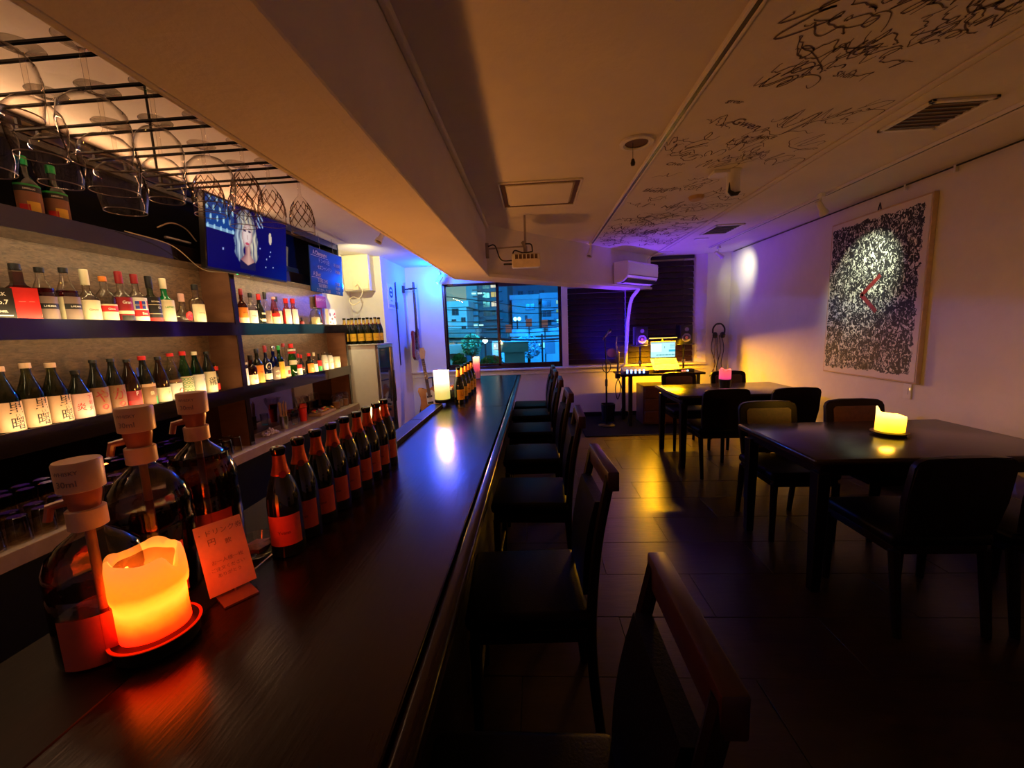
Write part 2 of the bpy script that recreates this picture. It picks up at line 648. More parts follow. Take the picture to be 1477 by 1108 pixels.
# slatted dark blinds
slat_m = WOOD('blind_slat_wood', (.014, .005, .006), (.030, .011, .011), .45, (1, 6, 1), .06, .0, .2)
for k, (xa, xb, za, zb, lab) in enumerate(((.53, 1.40, .806, 2.1, 'dark horizontal slat blind between the window post and the white hose'), (1.42, 2.42, .806, 2.397, 'tall dark slat blind behind the laptop desk in the corner'))):
    t = thing('window_blind', lab, 'blind', ((xa + xb) / 2, YB + .09, za), 0, None)
    w = (xb - xa) / 2
    b = B()
    bx(b, -w, w, -.004, .004, -.041, .041, .0015, 1)
    sm = mesh_of('slat', b, slat_m)
    n = int((zb - za - .05) / .084)
    for i in range(n):
        o = obj('slat', sm, None, t, (0, 0, .05 + i * .084), (-.30, 0, 0))
    b = B()
    bx(b, -w, w, -.025, .025, zb - za - .045, zb - za, .004, 1)
    obj('head_rail', b, black_p, t)
    for s in (-.7, .7):
        b = B()
        tube(b, [(s * w, -.016, .02), (s * w, -.016, zb - za - .03)], .0016, 5)
        obj('lift_cord', b, black_p, t)

# tracks, rails and fittings on the ceiling
for nm, x, ya, yb, lab in (('track', .735, -.6, 5.02, 'black lighting track on the ceiling left of the signatures'), ('track', 2.415, -.6, 5.72, 'lighting track on the ceiling along the right wall')):
    t = thing('lighting_track', lab, 'track', (x, 0, ZC))
    b = B()
    bx(b, -.014, .014, ya, yb, -.016, 0, .002, 1)
    obj('channel', b, black_p, t)
    for s in (-1, 1):
        b = B()
        bx(b, s * .014 - .004 if s > 0 else -.022, .022 if s > 0 else -.010, ya, yb, -.020, -.0005, .0015, 1)
        obj('flange', b, white_paint, t)
b = B()
bx(b, 1.765, 1.80, -1.2, 6.2, ZC - .012, ZC, .004, 1)
bx(b, 1.825, 1.835, -1.2, 6.2, ZC - .006, ZC, .002, 1)
struct('trim_2', b, ceil_m)
b = B()
tube(b, [(XR - .02, -1.0, 2.385), (XR - .02, 6.1, 2.385)], .006, 6)
pr = tag(obj('picture_rail', b, black_p), 'thin dark picture rail along the top of the right wall', 'rail')
for y in (3.42, 3.05):
    b = B()
    bx(b, XR - .028, XR - .008, y - .008, y + .008, 2.345, 2.394, .002, 1)
    obj('rail_hook', b, white_p, pr)


def spot_lamp(label, loc, aim, lit=None, track=True):
    t = thing('spotlight', label, 'spotlight', loc, 0, 'small spotlights under the ceiling')
    x, y, z = loc
    b = B()
    bx(b, -.016, .016, -.03, .03, -.035, 0, .004, 1)
    obj('track_adapter', b, white_p, t)
    b = B()
    tube(b, [(0, 0, -.03), (0, 0, -.085)], .006, 8)
    if z < ZC - .05:
        tube(b, [(0, 0, -.001), (0, 0, ZC - z - .001)], .009, 8)
    obj('stem', b, white_p, t)
    d = (V(aim) - V(loc)).normalized()
    q = d.to_track_quat('Z', 'Y')
    b = B()
    lathe(b, [(0, -.05), (.018, -.05), (.021, -.01), (.022, .03), (.032, .055), (.034, .075), (.028, .075), (.026, .062), (0, .06)], 18)
    bmesh.ops.transform(b, matrix=Matrix.Translation((0, 0, -.10)) @ q.to_matrix().to_4x4(), verts=b.verts[:])
    obj('lamp_head', b, white_p, t)
    b = B()
    lathe(b, [(0, .058), (.024, .060), (.024, .066), (0, .072)], 16)
    bmesh.ops.transform(b, matrix=Matrix.Translation((0, 0, -.10)) @ q.to_matrix().to_4x4(), verts=b.verts[:])
    obj('lens', b, lit or grey_p, t)
    return t


spot_lamp('white spotlight above the bar shelves left of the beam', (-1.33, 3.66, ZC - .02), (-1.8, 3.0, 1.2), grey_p)
spot_lamp('lit spotlight with blue white bulb above the stood guitar', (-1.36, 6.02, ZC - .12), (-1.7, 5.8, 1.8), EM('blue_bulb', (.35, .75, 1.), 3))
spot_lamp('white spotlight at the far end of the left black track', (.70, 4.93, ZC - .016), (.45, 4.6, 1.6), grey_p)
spot_lamp('white spotlight at the far end of the right track by the corner', (2.47, 5.6, ZC - .016), (2.92, 5.7, 2.1), EM('warm_bulb', (1., .9, .6), 3))
spot_lamp('white spotlight on the right track aimed at the painting', (2.33, 3.50, ZC - .016), (2.88, 3.7, 1.7), EM('white_bulb', (.9, 1., .8), 3))


def vent(label, x0, x1, y0, y1, slats=False, deep=.02, inner=None, fm=None):
    t = thing('ceiling_vent', label, 'vent', ((x0 + x1) / 2, (y0 + y1) / 2, ZC))
    w, h = (x1 - x0) / 2, (y1 - y0) / 2
    b = B()
    f = .022
    for a in ((-w, w, -h, -h + f), (-w, w, h - f, h), (-w, -w + f, -h, h), (w - f, w, -h, h)):
        bx(b, *a, -.014, -.0005, .002, 1)
    obj('frame', b, fm or white_paint, t)
    b = B()
    bx(b, -w + f, w - f, -h + f, h - f, -.006, -.0005)
    obj('panel', b, inner or black_m, t)
    if slats:
        for i in range(7):
            yy = -h + f + (2 * h - 2 * f) * (i + .5) / 7
            b = B()
            bx(b, -w + f, w - f, yy - .006, yy + .004, -.011, -.006)
            obj('slat', b, grey_p, t)
    return t


gap = M('vent_gap', (.10, .05, .035), .7)
t = thing('access_panel', 'white ceiling access panel with a dark gap frame over the aisle', 'panel', (.075, 3.165, ZC))
b = B()
for a in ((-.275, .275, -.265, -.235), (-.275, .275, .235, .265), (-.275, -.245, -.235, .235), (.245, .275, -.235, .235)):
    bx(b, *a, -.008, -.0005, .002, 1)
obj('gap_frame', b, gap, t)
b = B()
bx(b, -.235, .235, -.225, .225, -.012, -.0005, .003, 1)
obj('panel', b, ceil_m, t)
b = B()
for a in ((-.29, .29, -.28, -.268), (-.29, .29, .268, .28), (-.29, -.278, -.268, .268), (.278, .29, -.268, .268)):
    bx(b, *a, -.012, -.0005, .002, 1)
obj('outer_frame', b, white_paint, t)
vent('brown grille ceiling vent near the painting end of the room', 1.91, 2.215, 2.15, 2.46, True, inner=gap)
vent('smaller dark ceiling vent near the far right corner', 1.93, 2.23, 4.45, 4.88, True)
t = thing('ceiling_slot', 'short white slot fitting on the ceiling beyond the small vent', 'fitting', (2.05, 5.12, ZC))
b = B()
bx(b, -.08, .08, -.03, .03, -.012, -.0005, .008, 2)
obj('cover', b, white_p, t)

t = thing('recessed_downlight', 'round recessed downlight with a hanging black pull pendant', 'light', (.60, 2.40, ZC))
b = B()
lathe(b, [(.062, -.001), (.092, -.001), (.090, -.012), (.072, -.016), (.062, -.008)], 32)
obj('trim_ring', b, white_p, t)
b = B()
lathe(b, [(0, -.002), (.063, -.004)], 24)
obj('can_interior', b, gap, t)
b = B()
tube(b, [(-.02, .0, -.003), (-.02, .0, -.085)], .0015, 6)
obj('cord', b, black_p, t)
b = B()
lathe(b, [(0, -.125), (.010, -.122), (.013, -.11), (.008, -.09), (0, -.083)], 14, (-.02, 0, 0))
obj('pendant', b, black_p, t)

t = thing('smoke_detector', 'flat round smoke detector on the signed ceiling strip', 'detector', (1.335, 3.45, ZC))
b = B()
lathe(b, [(0, -.028), (.045, -.028), (.055, -.020), (.058, -.006), (.060, -.0005)], 28)
obj('body', b, M('aged_plastic', (.55, .36, .16), .4), t)
t = thing('security_camera', 'white cylinder camera hanging from the signed ceiling strip', 'camera', (1.34, 2.92, ZC))
b = B()
bx(b, -.11, .0, -.03, .07, -.022, -.0005, .004, 1)
obj('mount_plate', b, white_p, t)
b = B()
lathe(b, [(0, -.155), (.040, -.155), (.045, -.14), (.042, -.03), (.05, -.001)], 24, (.03, 0, 0))
obj('body', b, white_p, t)
b = B()
poly(b, [(-.035, -.09), (-.028, -.14), (.0, -.155), (.04, -.15), (.02, -.175), (-.02, -.178), (-.042, -.15)], .012, 'XZ', (.02, -.05, 0))
obj('bracket', b, black_p, t)

# handwriting on the ceiling strip
ink = M('marker_ink', (.085, .045, .038), .6)


def ribbon(bm, pts, w, z):
    vs = []
    for i, p in enumerate(pts):
        a, c = pts[max(0, i - 1)], pts[min(len(pts) - 1, i + 1)]
        d = V((c[0] - a[0], c[1] - a[1]))
        if d.length < 1e-6:
            d = V((1, 0))
        d.normalize()
        ww = w * (.6 + .5 * math.sin(3.1 * i / max(1, len(pts) - 1)))
        nx, ny = -d.y * ww / 2, d.x * ww / 2
        vs.append((bm.verts.new((p[0] + nx, p[1] + ny, z)), bm.verts.new((p[0] - nx, p[1] - ny, z))))
    for (a, b_), (c, d_) in zip(vs, vs[1:]):
        bm.faces.new((a, b_, d_, c))


def scribble(x, y, L, h, ang, w, kind):
    b = B()
    ca, sa = math.cos(ang), math.sin(ang)
    rows = 1 if kind < 2 else 2
    for rw in range(rows):
        pts = []
        n = random.randint(7, 14)
        k1, k2, ph = random.uniform(1.2, 3.2), random.uniform(.3, 1.2), random.uniform(0, 6)
        j2, j3 = random.uniform(2.5, 6), random.uniform(0, 6)
        n = 26
        for i in range(n):
            q = i / (n - 1)
            am = h * (.35 + .65 * abs(math.sin(q * 5.3 + ph)))
            u = L * (q - .5) + .55 * L / k1 * math.cos(q * k1 * 2 * PI + ph) * k2 * .5
            u += .12 * L * math.sin(q * j2 * 2 + j3)
            v = am * .5 * math.sin(q * k1 * 2 * PI) + .45 * h * math.sin(q * j2 * PI + j3) + random.uniform(-.14, .14) * h - rw * h * 1.2
            pts.append((u, v, 0))
        cp = curve_pts(pts, 2)
        ribbon(b, [(x + p.x * ca - p.y * sa, y + p.x * sa + p.y * ca) for p in cp], w, ZC - .0012)
    obj('signature', b, ink, ceiling, smooth=False)


sig = []
for i in range(44):
    sig.append((random.uniform(.84, 1.74), random.uniform(4.0, 5.35), random.uniform(.12, .26), random.uniform(.05, .11), random.uniform(-.4, .6), .010))
for i in range(46):
    sig.append((random.uniform(.85, 1.70), random.uniform(3.3, 5.2), random.uniform(.10, .22), random.uniform(.04, .09), random.uniform(-.5, .7), .006))
for i in range(22):
    sig.append((random.uniform(.82, 1.25), random.uniform(2.2, 3.3), random.uniform(.08, .16), random.uniform(.03, .08), random.uniform(-.2, .9), .005))
for i in range(14):
    sig.append((random.uniform(1.2, 1.62), random.uniform(2.2, 2.9), random.uniform(.12, .26), random.uniform(.05, .10), random.uniform(.0, .9), .005))
for i in range(30):
    sig.append((random.uniform(1.05, 1.60), random.uniform(1.45, 1.95), random.uniform(.10, .22), random.uniform(.03, .07), random.uniform(.1, .8), .006))
for i in range(14):
    sig.append((random.uniform(.95, 1.7), random.uniform(1.0, 1.45), random.uniform(.06, .16), random.uniform(.02, .05), random.uniform(-.2, .8), .005))
for i, s in enumerate(sig):
    scribble(*s, i % 3)
scribble(.985, 1.53, .16, .14, .9, .010, 0)
for s, x, y, sz, an in (('Gwen', 1.13, 2.28, .085, .5), ('Shun', 1.33, 1.90, .05, .25), ('Cher', .93, 2.75, .06, .2), ('grcar', .96, 2.05, .04, .3), ('MIKE', 1.32, 2.45, .05, .2), ('NL', 1.20, 3.7, .10, .2), ('Bond', .95, 3.25, .09, .3)):
    b = B()
    ca, sa = math.cos(an), math.sin(an)
    text_bm(b, s, sz, lambda u, v: (x + u * ca + v * sa, y + u * sa - v * ca, ZC - .0014))
    obj('signature', b, ink, ceiling, smooth=False)

# ------------------------------------------------------------------ bar counter
t = thing('bar_counter', 'long varnished dark wood bar counter with a moulded edge', 'counter', (0, 0, 0))
b = B()
bx(b, -.755, -.235, -1.0, 3.118, .76, .80, .003, 1)
obj('top_slab', b, counter_m, t)
b = B()
bx(b, -.80, -.235, 3.124, 5.28, .76, .80, .003, 1)
obj('top_slab', b, counter_m, t)
b = B()
bx(b, -.232, -.187, -1.0, 5.28, .752, .797, .014, 3)
obj('edge_moulding', b, counter_m, t)
b = B()
bx(b, -.80, -.187, 5.283, 5.32, .752, .799, .010, 3)
obj('end_moulding', b, counter_m, t)
b = B()
bx(b, -.70, -.30, -1.0, 5.22, .0, .76)
obj('front_panel', b, dark_wood, t)
b = B()
bx(b, -.855, -.758, 1.90, 2.60, .74, .822, .003, 1)
bx(b, -.855, -.758, 2.604, 3.17, .74, .822, .003, 1)
obj('ledge', b, ledge_m, t)
b = B()
bx(b, -.7615, -.757, 1.90, 3.17, .8225, .8245)
obj('ledge_edge_strip', b, M('brass_strip', (.30, .20, .13), .35, .6), t)
t = thing('worktop', 'low dark worktop behind the near end of the counter', 'worktop', (0, 0, 0))
b = B()
bx(b, -1.06, -.76, -.9, 1.55, .755, .795, .004, 1)
obj('top', b, ledge_m, t)
b = B()
bx(b, -1.03, -.80, -.9, 1.5, 0, .755)
obj('cabinet_body', b, black_p, t)

# ------------------------------------------------------------------ back bar shelf unit
XF, XK = -2.13, -2.345
AZ0, AZ1, BZ0, BZ1, TZ0, TZ1, LZ = 1.437, 1.515, .967, 1.053, 1.893, 1.972, .62
t = thing('back_bar_shelf', 'tall dark lacquered back bar shelving with lit bottle bays', 'shelf', (0, 0, 0))
for z0, z1, nm in ((AZ0, AZ1, 'shelf_board'), (BZ0, BZ1, 'shelf_board'), (TZ0, TZ1, 'top_board')):
    for ya, yb in ((-.4, 2.80), (2.80, 4.50)):
        b = B()
        bx(b, XK, XF, ya + .0005, yb - .0005, z0, z1, .002, 1)
        bx(b, XF, XF + .006, ya + .0005, yb - .0005, z0, z1 + .012, .001, 1)
        obj(nm, b, shelf_m, t)
for ya, yb, za, zb in ((2.78, 2.815, LZ, AZ0), (2.78, 2.815, AZ1, TZ0), (4.44, 4.475, LZ, BZ0), (4.44, 4.475, BZ1, AZ0)):
    b = B()
    bx(b, XK, XF, ya, yb, za, zb)
    obj('side_panel', b, shelf_side, t)
    b = B()
    bx(b, XF, XF + .008, ya - .004, yb + .004, za, zb, .001, 1)
    obj('edge_strip', b, shelf_m, t)
for ya, yb in ((-.4, 2.78), (2.815, 4.44)):
    for za, zb in ((BZ1, AZ0), (AZ1, TZ0)):
        b = B()
        bx(b, XK - .012, XK, ya, yb, za, zb)
        obj('back_panel', b, backing, t)
    b = B()
    bx(b, XK - .012, XK, ya, yb, LZ, BZ0)
    obj('mirror_panel', b, M('smoked_mirror', (.26, .17, .17), .05, 1., var=.12, ns=5), t)
b = B()
bx(b, XK - .012, -2.05, -.4, 4.48, .55, LZ, .003, 1)
obj('low_shelf', b, M('pale_worn_shelf', (.34, .25, .17), .5), t)
b = B()
bx(b, XK, -2.07, -.4, 4.47, 0, .55)
obj('base_cabinet', b, black_p, t)
b = B()
bx(b, XK - .012, XK, -.4, 4.47, TZ1, ZC - .002)
bx(b, XK, XF, 4.44, 4.47, TZ1, ZC - .002)
obj('upper_back', b, black_m, t)
b = B()
bx(b, XF - .02, XF, 3.45, 4.47, ZC - .06, ZC - .002, .002, 1)
obj('upper_rail', b, black_p, t)
b = B()
bx(b, -2.20, -2.165, -.1, 3.3, 2.285, 2.315, .003, 1)
obj('cove_strip', b, black_p, t)


# ------------------------------------------------------------------ bottles
STY = {
    'round': [(0, 0), (.90, 0), (1, .02), (1, .56), (.93, .64), (.62, .72), (.36, .79), (.33, .96), (.36, .965), (.36, 1)],
    'slope': [(0, 0), (.92, 0), (1, .02), (1, .48), (.92, .56), (.62, .72), (.38, .84), (.34, .97), (.36, 1)],
    'sake': [(0, 0), (.92, 0), (1, .02), (1, .50), (.95, .56), (.60, .74), (.36, .88), (.33, .98), (.35, 1)],
    'square': [(0, 0), (.94, 0), (1, .015), (1, .54), (.92, .60), (.50, .68), (.40, .74), (.38, .95), (.40, 1)],
    'stub': [(0, 0), (.92, 0), (1, .03), (1, .58), (.9, .68), (.45, .76), (.40, .84), (.40, 1)],
    'globe': [(0, 0), (.7, 0), (.95, .10), (1, .26), (.92, .44), (.55, .58), (.34, .66), (.30, .96), (.33, 1)],
    'tall': [(0, 0), (.92, 0), (1, .02), (1, .62), (.75, .72), (.5, .80), (.46, .97), (.5, 1)],
    'champ': [(0, 0), (.90, 0), (1, .015), (1, .47), (.95, .55), (.78, .66), (.52, .76), (.38, .84), (.34, .93), (.335, .955), (.40, .96), (.40, .985), (.34, .99), (.34, 1)],
    'cone': [(0, 0), (.95, 0), (1, .02), (.86, .40), (.60, .75), (.40, .86), (.38, 1)],
}


def band(r, z0, z1, a, half, seg=14, off=.0006):
    b = B()
    R = r + off
    lathe(b, [(R, z0), (R, z1)], seg, a0=a - half, a1=a + half)
    return b


def bottle(label, loc, h, r, style, gm, cap, cap_m, lab=None, txt=(), extra=(), liquid=None, group=None, face=0., sq=0., capw=1.12, name='bottle'):
    """lab = (z0, z1, half_angle, material); txt = (string, size, z, material, da, vertical?)"""
    t = thing(name, label, 'bottle', loc, face if sq else 0, group)
    face = 0. if sq else face
    r = r if (sq or r < .025) else r * 1.16
    pr = [(a * r, c * h * (1 - cap)) for a, c in STY[style]]
    b = B()
    lathe(b, pr, 24, sq=sq)
    obj('glass_body', b, gm, t)
    nr = pr[-1][0]
    if liquid:
        lm, lf = liquid
        b = B()
        q = [(max(0, a - .0012), c + .002) for a, c in pr if c < h * lf]
        q.append((q[-1][0], h * lf))
        q.append((0, h * lf))
        lathe(b, q, 24, sq=sq)
        obj('liquid', b, lm, t)
    b = B()
    zc = h * (1 - cap)
    cr_ = nr * capw
    lathe(b, [(cr_, zc - .008), (cr_, h - .002), (cr_ * .9, h), (0, h)], 16)
    obj('cap', b, cap_m, t)
    lo = None
    if lab:
        z0, z1, hf, lm = lab
        k = 1 + sq * .0
        if sq:
            b = B()
            R = r + .0009
            w = r * math.sin(min(hf, 1.2)) * 1.05
            pts = [(R, -w), (R, w)]
            vs = [b.verts.new((R, y, z * h)) for z in (z0, z1) for y in (-w, w)]
            b.faces.new((vs[0], vs[1], vs[3], vs[2]))
            bmesh.ops.rotate(b, cent=(0, 0, 0), matrix=Matrix.Rotation(face, 3, 'Z'), verts=b.verts[:])
        else:
            b = band(r, z0 * h, z1 * h, face, hf)
        lo = obj('label', b, lm, t)
    for x in txt:
        s, sz, z, tm, da = x[:5]
        b = B()
        R = r + .0014

        def fn(u, v):
            if sq:
                q = V((R, u + da * r, z * h + v))
                q.rotate(Matrix.Rotation(face, 3, 'Z'))
                return q
            a = face + da + u / R
            return (R * math.cos(a), R * math.sin(a), z * h + v)
        text_bm(b, s, sz, fn, .9)
        obj('lettering', b, tm, lo or t, smooth=False)
    for z0, z1, da, hf, em in extra:
        if sq:
            b = B()
            R = r + .0012
            w = r * hf
            vs = [b.verts.new((R, y + da * r, z * h)) for z in (z0, z1) for y in (-w, w)]
            b.faces.new((vs[0], vs[1], vs[3], vs[2]))
            bmesh.ops.rotate(b, cent=(0, 0, 0), matrix=Matrix.Rotation(face, 3, 'Z'), verts=b.verts[:])
        else:
            b = band(r, z0 * h, z1 * h, face + da, hf, off=.0010)
        obj('label_band', b, em, lo or t)
    return t


def disc_on(t, r, face, da, z, rad, mt):
    b = B()
    R = r * (1.16 if r in (.033, .034, .030, .035) else 1.) + .0016
    cvs = [b.verts.new((R * math.cos(face + da + rad * math.cos(a) / R), R * math.sin(face + da + rad * math.cos(a) / R), z + rad * math.sin(a))) for a in [i * PI / 8 for i in range(16)]]
    b.faces.new(cvs)
    obj('emblem', b, mt, t, smooth=False)


K = 1.3155
BX = -2.213
F0 = -.28
g1 = 'spirit bottles on the left upper shelf'


def sh(y):
    return y * K


z = AZ1 + .0005
bottle('square clear whisky bottle with a black label at the left end', (BX, sh(1.185), z), .235, .042, 'square', clear, .10, blk_p, (.05, .58, 1.2, blk_p), (('JACK', .020, .47, paper_w, 0), ('No.7', .026, .33, paper_w, 0), ('DANIEL', .012, .17, paper_w, 0)), ((.09, .11, 0, .75, paper_w),), group=g1, sq=1., face=F0)
bottle('square clear bottle with a plain bright red label and black cap', (BX, sh(1.253), z), .248, .041, 'square', clear, .08, blk_p, (.02, .58, 1.25, red_p), (), ((.34, .345, -.3, .25, pinkp), (.34, .345, .4, .2, pinkp)), (redliq, .86), group=g1, sq=1., face=F0)
bottle('clear bottle of red liqueur with grey label beside the red label', (BX, sh(1.318), z), .245, .035, 'slope', clear, .06, blk_p, (.02, .47, 1.3, gry_p), (('L.HE.MAR', .011, .29, paper_w, 0),), ((.24, .34, 0, 1.3, blk_p),), (redliq, .62), group=g1, face=F0)
bottle('second clear bottle of red liqueur with a cream side strip', (BX, sh(1.390), z), .257, .0355, 'slope', clear, .06, blk_p, (.02, .47, 1.3, gry_p), (('L.HE.MAR', .011, .29, paper_w, .2),), ((.24, .34, .15, 1.1, blk_p), (.02, .46, -1.05, .28, paper)), (redliq, .58), group=g1, face=F0)
bottle('clear bottle with a tall white cap and an oval logo label', (BX, sh(1.456), z), .262, .0355, 'round', clear, .26, paper, (.02, .42, 1.3, paper), (('Gimvor', .014, .24, gry_p, 0),), (), group=g1, face=F0)
bottle('clear bottle with an orange cap and red and cream label', (BX, sh(1.520), z), .238, .035, 'round', clear, .07, org_p, (.02, .40, 1.2, paper), (('Chivo', .014, .30, paper_w, 0),), ((.24, .37, 0, 1.1, red_p),), group=g1, face=F0)
bottle('clear bottle with a red cap and a dark red label', (BX, sh(1.584), z), .275, .0355, 'round', clear, .20, dred, (.02, .50, 1.25, dred), (('Gran', .022, .40, paper_w, 0),), ((.18, .24, 0, 1.25, paper), (.05, .15, .1, .8, blk_p)), group=g1, face=F0)
bt = bottle('clear bottle with a striped flag label above red lettering band', (BX, sh(1.648), z), .272, .0355, 'round', clear, .16, dred, (.02, .52, 1.25, paper_w), (('Bee', .020, .20, paper_w, .15),), ((.14, .27, 0, 1.25, red_p), (.29, .45, -.2, .55, blu_p), (.29, .45, -.2, .14, red_p), (.35, .39, -.2, .55, paper_w), (.30, .46, .75, .12, red_p)), group=g1, face=F0)
bottle('dark labelled bottle with a black and white cap', (BX, sh(1.712), z), .272, .0355, 'round', sage, .22, blk_p, (.02, .56, 1.25, blk_p), (('BOWME', .013, .46, paper, 0), ('12', .018, .33, paper_w, .3)), ((.20, .21, 0, 1.2, paper), (.39, .40, 0, 1.1, paper), (.02, .12, .1, 1.0, red_p)), group=g1, face=F0)
bt = bottle('green whisky bottle with a white cap and white label', (BX, sh(1.779), z), .270, .0365, 'round', M('bright_green_bottle', (.0, .17, .04), .07, spec=.7), .20, paper, (.02, .52, 1.25, paper), (('LAPHRO', .015, .36, grn_p, 0),), (), group=g1, face=F0)
bt = bottle('short clear decanter bottle with a big red seal', (BX, sh(1.866), z), .19, .038, 'globe', clear, .22, pinkp, None, (), (), group=g1, face=F0)
disc_on(bt, .0442, F0, .30, .050, .028, red_p)
bottle('clear stoppered bottle with a cream label at the right end', (BX, sh(1.952), z), .258, .036, 'stub', clear, .10, blk_p, (.02, .50, 1.2, paper), (('OROLE', .012, .28, gry_p, 0),), ((.02, .5, 1.0, .06, blk_p),), group=g1, face=F0)
# soft shoulder bottles in the second row
g2 = 'sake and shochu bottles on the left lower shelf'
z = BZ1 + .0005
labs = ['big green shochu bottle with peach label at the left frame edge', 'big green shochu bottle half hidden at the left end', 'big green shochu bottle with black brush lettering, second full one', 'brightest green shochu bottle with blue glints and peach label']
for i, (yy, hh) in enumerate(((1.092, .275), (1.163, .278), (1.231, .285), (1.300, .278))):
    bottle(labs[i], (BX - .005, sh(yy), z), hh, .0385, 'sake', sage, .05, peach, (.02, .46, 1.3, peach), (('里', .056, .36, blk_p, .30), ('い', .020, .245, blk_p, .32), ('曙', .056, .12, blk_p, .30)), (), group=g2, face=F0, capw=1.2)
bottle('short dark bottle with a pink label and red characters', (BX, sh(1.368), z), .235, .038, 'sake', darkg, .05, blk_p, (.02, .52, 1.3, pinkp), (('下', .022, .43, red_p, .45), ('北', .022, .32, red_p, .45), ('火', .024, .20, red_p, .47), ('炎', .040, .24, red_p, -.35)), (), group=g2, face=F0)
for i, (yy, lb) in enumerate(((1.433, 'first dark bottle with brown label and looping brush stroke'), (1.497, 'second dark bottle with brown label and red spot'))):
    bt = bottle(lb, (BX, sh(yy), z), .278, .034, 'sake', darkg, .03, blk_p, (.02, .50, 1.35, brn_p), (('か' if i else 'や', .070, .32, dred, 0),), (), group=g2, face=F0)
    disc_on(bt, .034, F0, .1, .04, .014, red_p)
bottle('dark bottle with a blue neck stripe and red patch label', (BX, sh(1.560), z), .268, .035, 'sake', brown_g, .03, blk_p, (.02, .36, 1.2, dred), (('F', .030, .30, paper_w, .1),), ((.04, .16, -.1, .8, red_p), (.06, .38, .95, .12, yel_p), (.64, .82, .7, .25, blu_p)), group=g2, face=F0)
bottle('dark bottle with a red cap and green cornered label', (BX, sh(1.625), z), .280, .036, 'sake', darkg, .05, red_p, (.02, .40, 1.2, brn_p), (('祭', .026, .24, paper, .1),), ((.02, .18, .8, .3, grn_p), (.38, .44, 0, .9, peach)), group=g2, face=F0, capw=1.25)
bottle('slim brown bottle with a plain cream label', (BX, sh(1.697), z), .270, .034, 'sake', brown_g, .04, blk_p, (.02, .33, 1.35, paper), (('八', .022, .20, brn_p, .4),), (), group=g2, face=F0)
bt = bottle('clear bottle with a red sun disc on its white label', (BX, sh(1.760), z), .285, .034, 'sake', clear, .04, red_p, (.02, .36, 1.3, paper_w), (), ((.38, .44, 0, 1.1, brn_p),), group=g2, face=F0, capw=1.3)
disc_on(bt, .034, F0, .45, .055, .017, red_p)
bt = bottle('pale green bottle with a red cap and ringed honeycomb label', (BX, sh(1.826), z), .292, .033, 'sake', GLASS('light_green_glass', (.30, .75, .40), (.03, .25, .08)), .06, red_p, (.02, .46, 1.3, paper), (), (), group=g2, face=F0, capw=1.3)
for a in range(-2, 3):
    for c in range(5):
        b = B()
        R = .0398
        cz, ca = .022 + c * .024, F0 + a * .48 + (.24 if c % 2 else 0)
        ro, ri = .0095, .0068
        vo = [b.verts.new((R * math.cos(ca + q * math.cos(k * PI / 5) / R), R * math.sin(ca + q * math.cos(k * PI / 5) / R), cz + q * math.sin(k * PI / 5))) for q in (ro, ri) for k in range(10)]
        for k in range(10):
            b.faces.new((vo[k], vo[(k + 1) % 10], vo[10 + (k + 1) % 10], vo[10 + k]))
        obj('label_ring', b, grn_p, bt.children[2], smooth=False)
bottle('deep green bottle with a plain white label', (BX, sh(1.892), z), .285, .034, 'sake', greeng, .05, paper, (.02, .48, 1.3, paper_w), (('酒', .016, .35, blu_p, .6),), (), group=g2, face=F0, capw=1.2)
bottle('near black bottle with white label and black calligraphy', (BX, sh(1.966), z), .280, .034, 'sake', darkg, .04, blk_p, (.02, .52, 1.3, paper), (('龍', .060, .27, blk_p, 0),), (), group=g2, face=F0)
bottle('small dark bottle with red tags in the right corner', (BX - .03, sh(2.035), z), .20, .020, 'sake', darkg, .06, blk_p, (.04, .26, 1.2, red_p), (), ((.72, .86, 0, 1.2, red_p),), group=g2, face=F0)

g3 = 'spirit bottles on the right upper shelf'
z = AZ1 + .0005
F1 = -.45
bottle('tiny red labelled bottle at the left of the right bay', (BX, sh(2.205), z), .10, .024, 'stub', brown_g, .1, red_p, (.05, .6, 1.3, red_p), (('O', .03, .33, paper, .1),), (), group=g3, face=F1)
bottle('tall amber bottle with orange and cream label', (BX, sh(2.270), z), .272, .031, 'round', amberg, .14, dred, (.02, .48, 1.3, org_p), (('HAVA', .014, .34, dred, 0),), ((.04, .2, 0, 1.2, paper),), group=g3, face=F1)
bottle('clear bottle with a black cap and white square label', (BX, sh(2.345), z), .248, .033, 'round', clear, .10, blk_p, (.02, .46, 1.3, paper_w), (('HAKU', .015, .28, blk_p, 0),), (), group=g3, face=F1)
bottle('all black bottle with a red neck cap', (BX, sh(2.418), z), .250, .033, 'slope', darkg, .16, red_p, None, (), ((.12, .20, .2, .5, paper), (.34, .40, .3, .5, paper)), group=g3, face=F1)
bottle('tall clear bottle with a long black cap and yellow label', (BX, sh(2.478), z), .272, .030, 'round', clear, .18, blk_p, (.02, .44, 1.3, gry_p), (('BY', .014, .3, paper_w, .4),), ((.1, .44, .8, .3, yel_p),), group=g3, face=F1)
bottle('pink cone shaped liqueur bottle', (BX, sh(2.560), z), .240, .034, 'cone', pinkg, .05, pinkp, (.02, .30, 1.3, paper), (), ((.32, .42, 0, 1.3, red_p),), group=g3, face=F1)
bottle('clear bottle with a dark cap behind the red capped pair', (BX - .03, sh(2.622), z), .250, .030, 'round', clear, .14, blk_p, (.02, .5, 1.3, paper), (), (), group=g3, face=F1)
bottle('first red capped bottle of pink gin with long cream label', (BX, sh(2.690), z), .240, .030, 'tall', pinkg, .14, red_p, (.03, .60, .9, paper_w), (), ((.0, .64, -1.2, .2, red_p),), group=g3, face=F1)
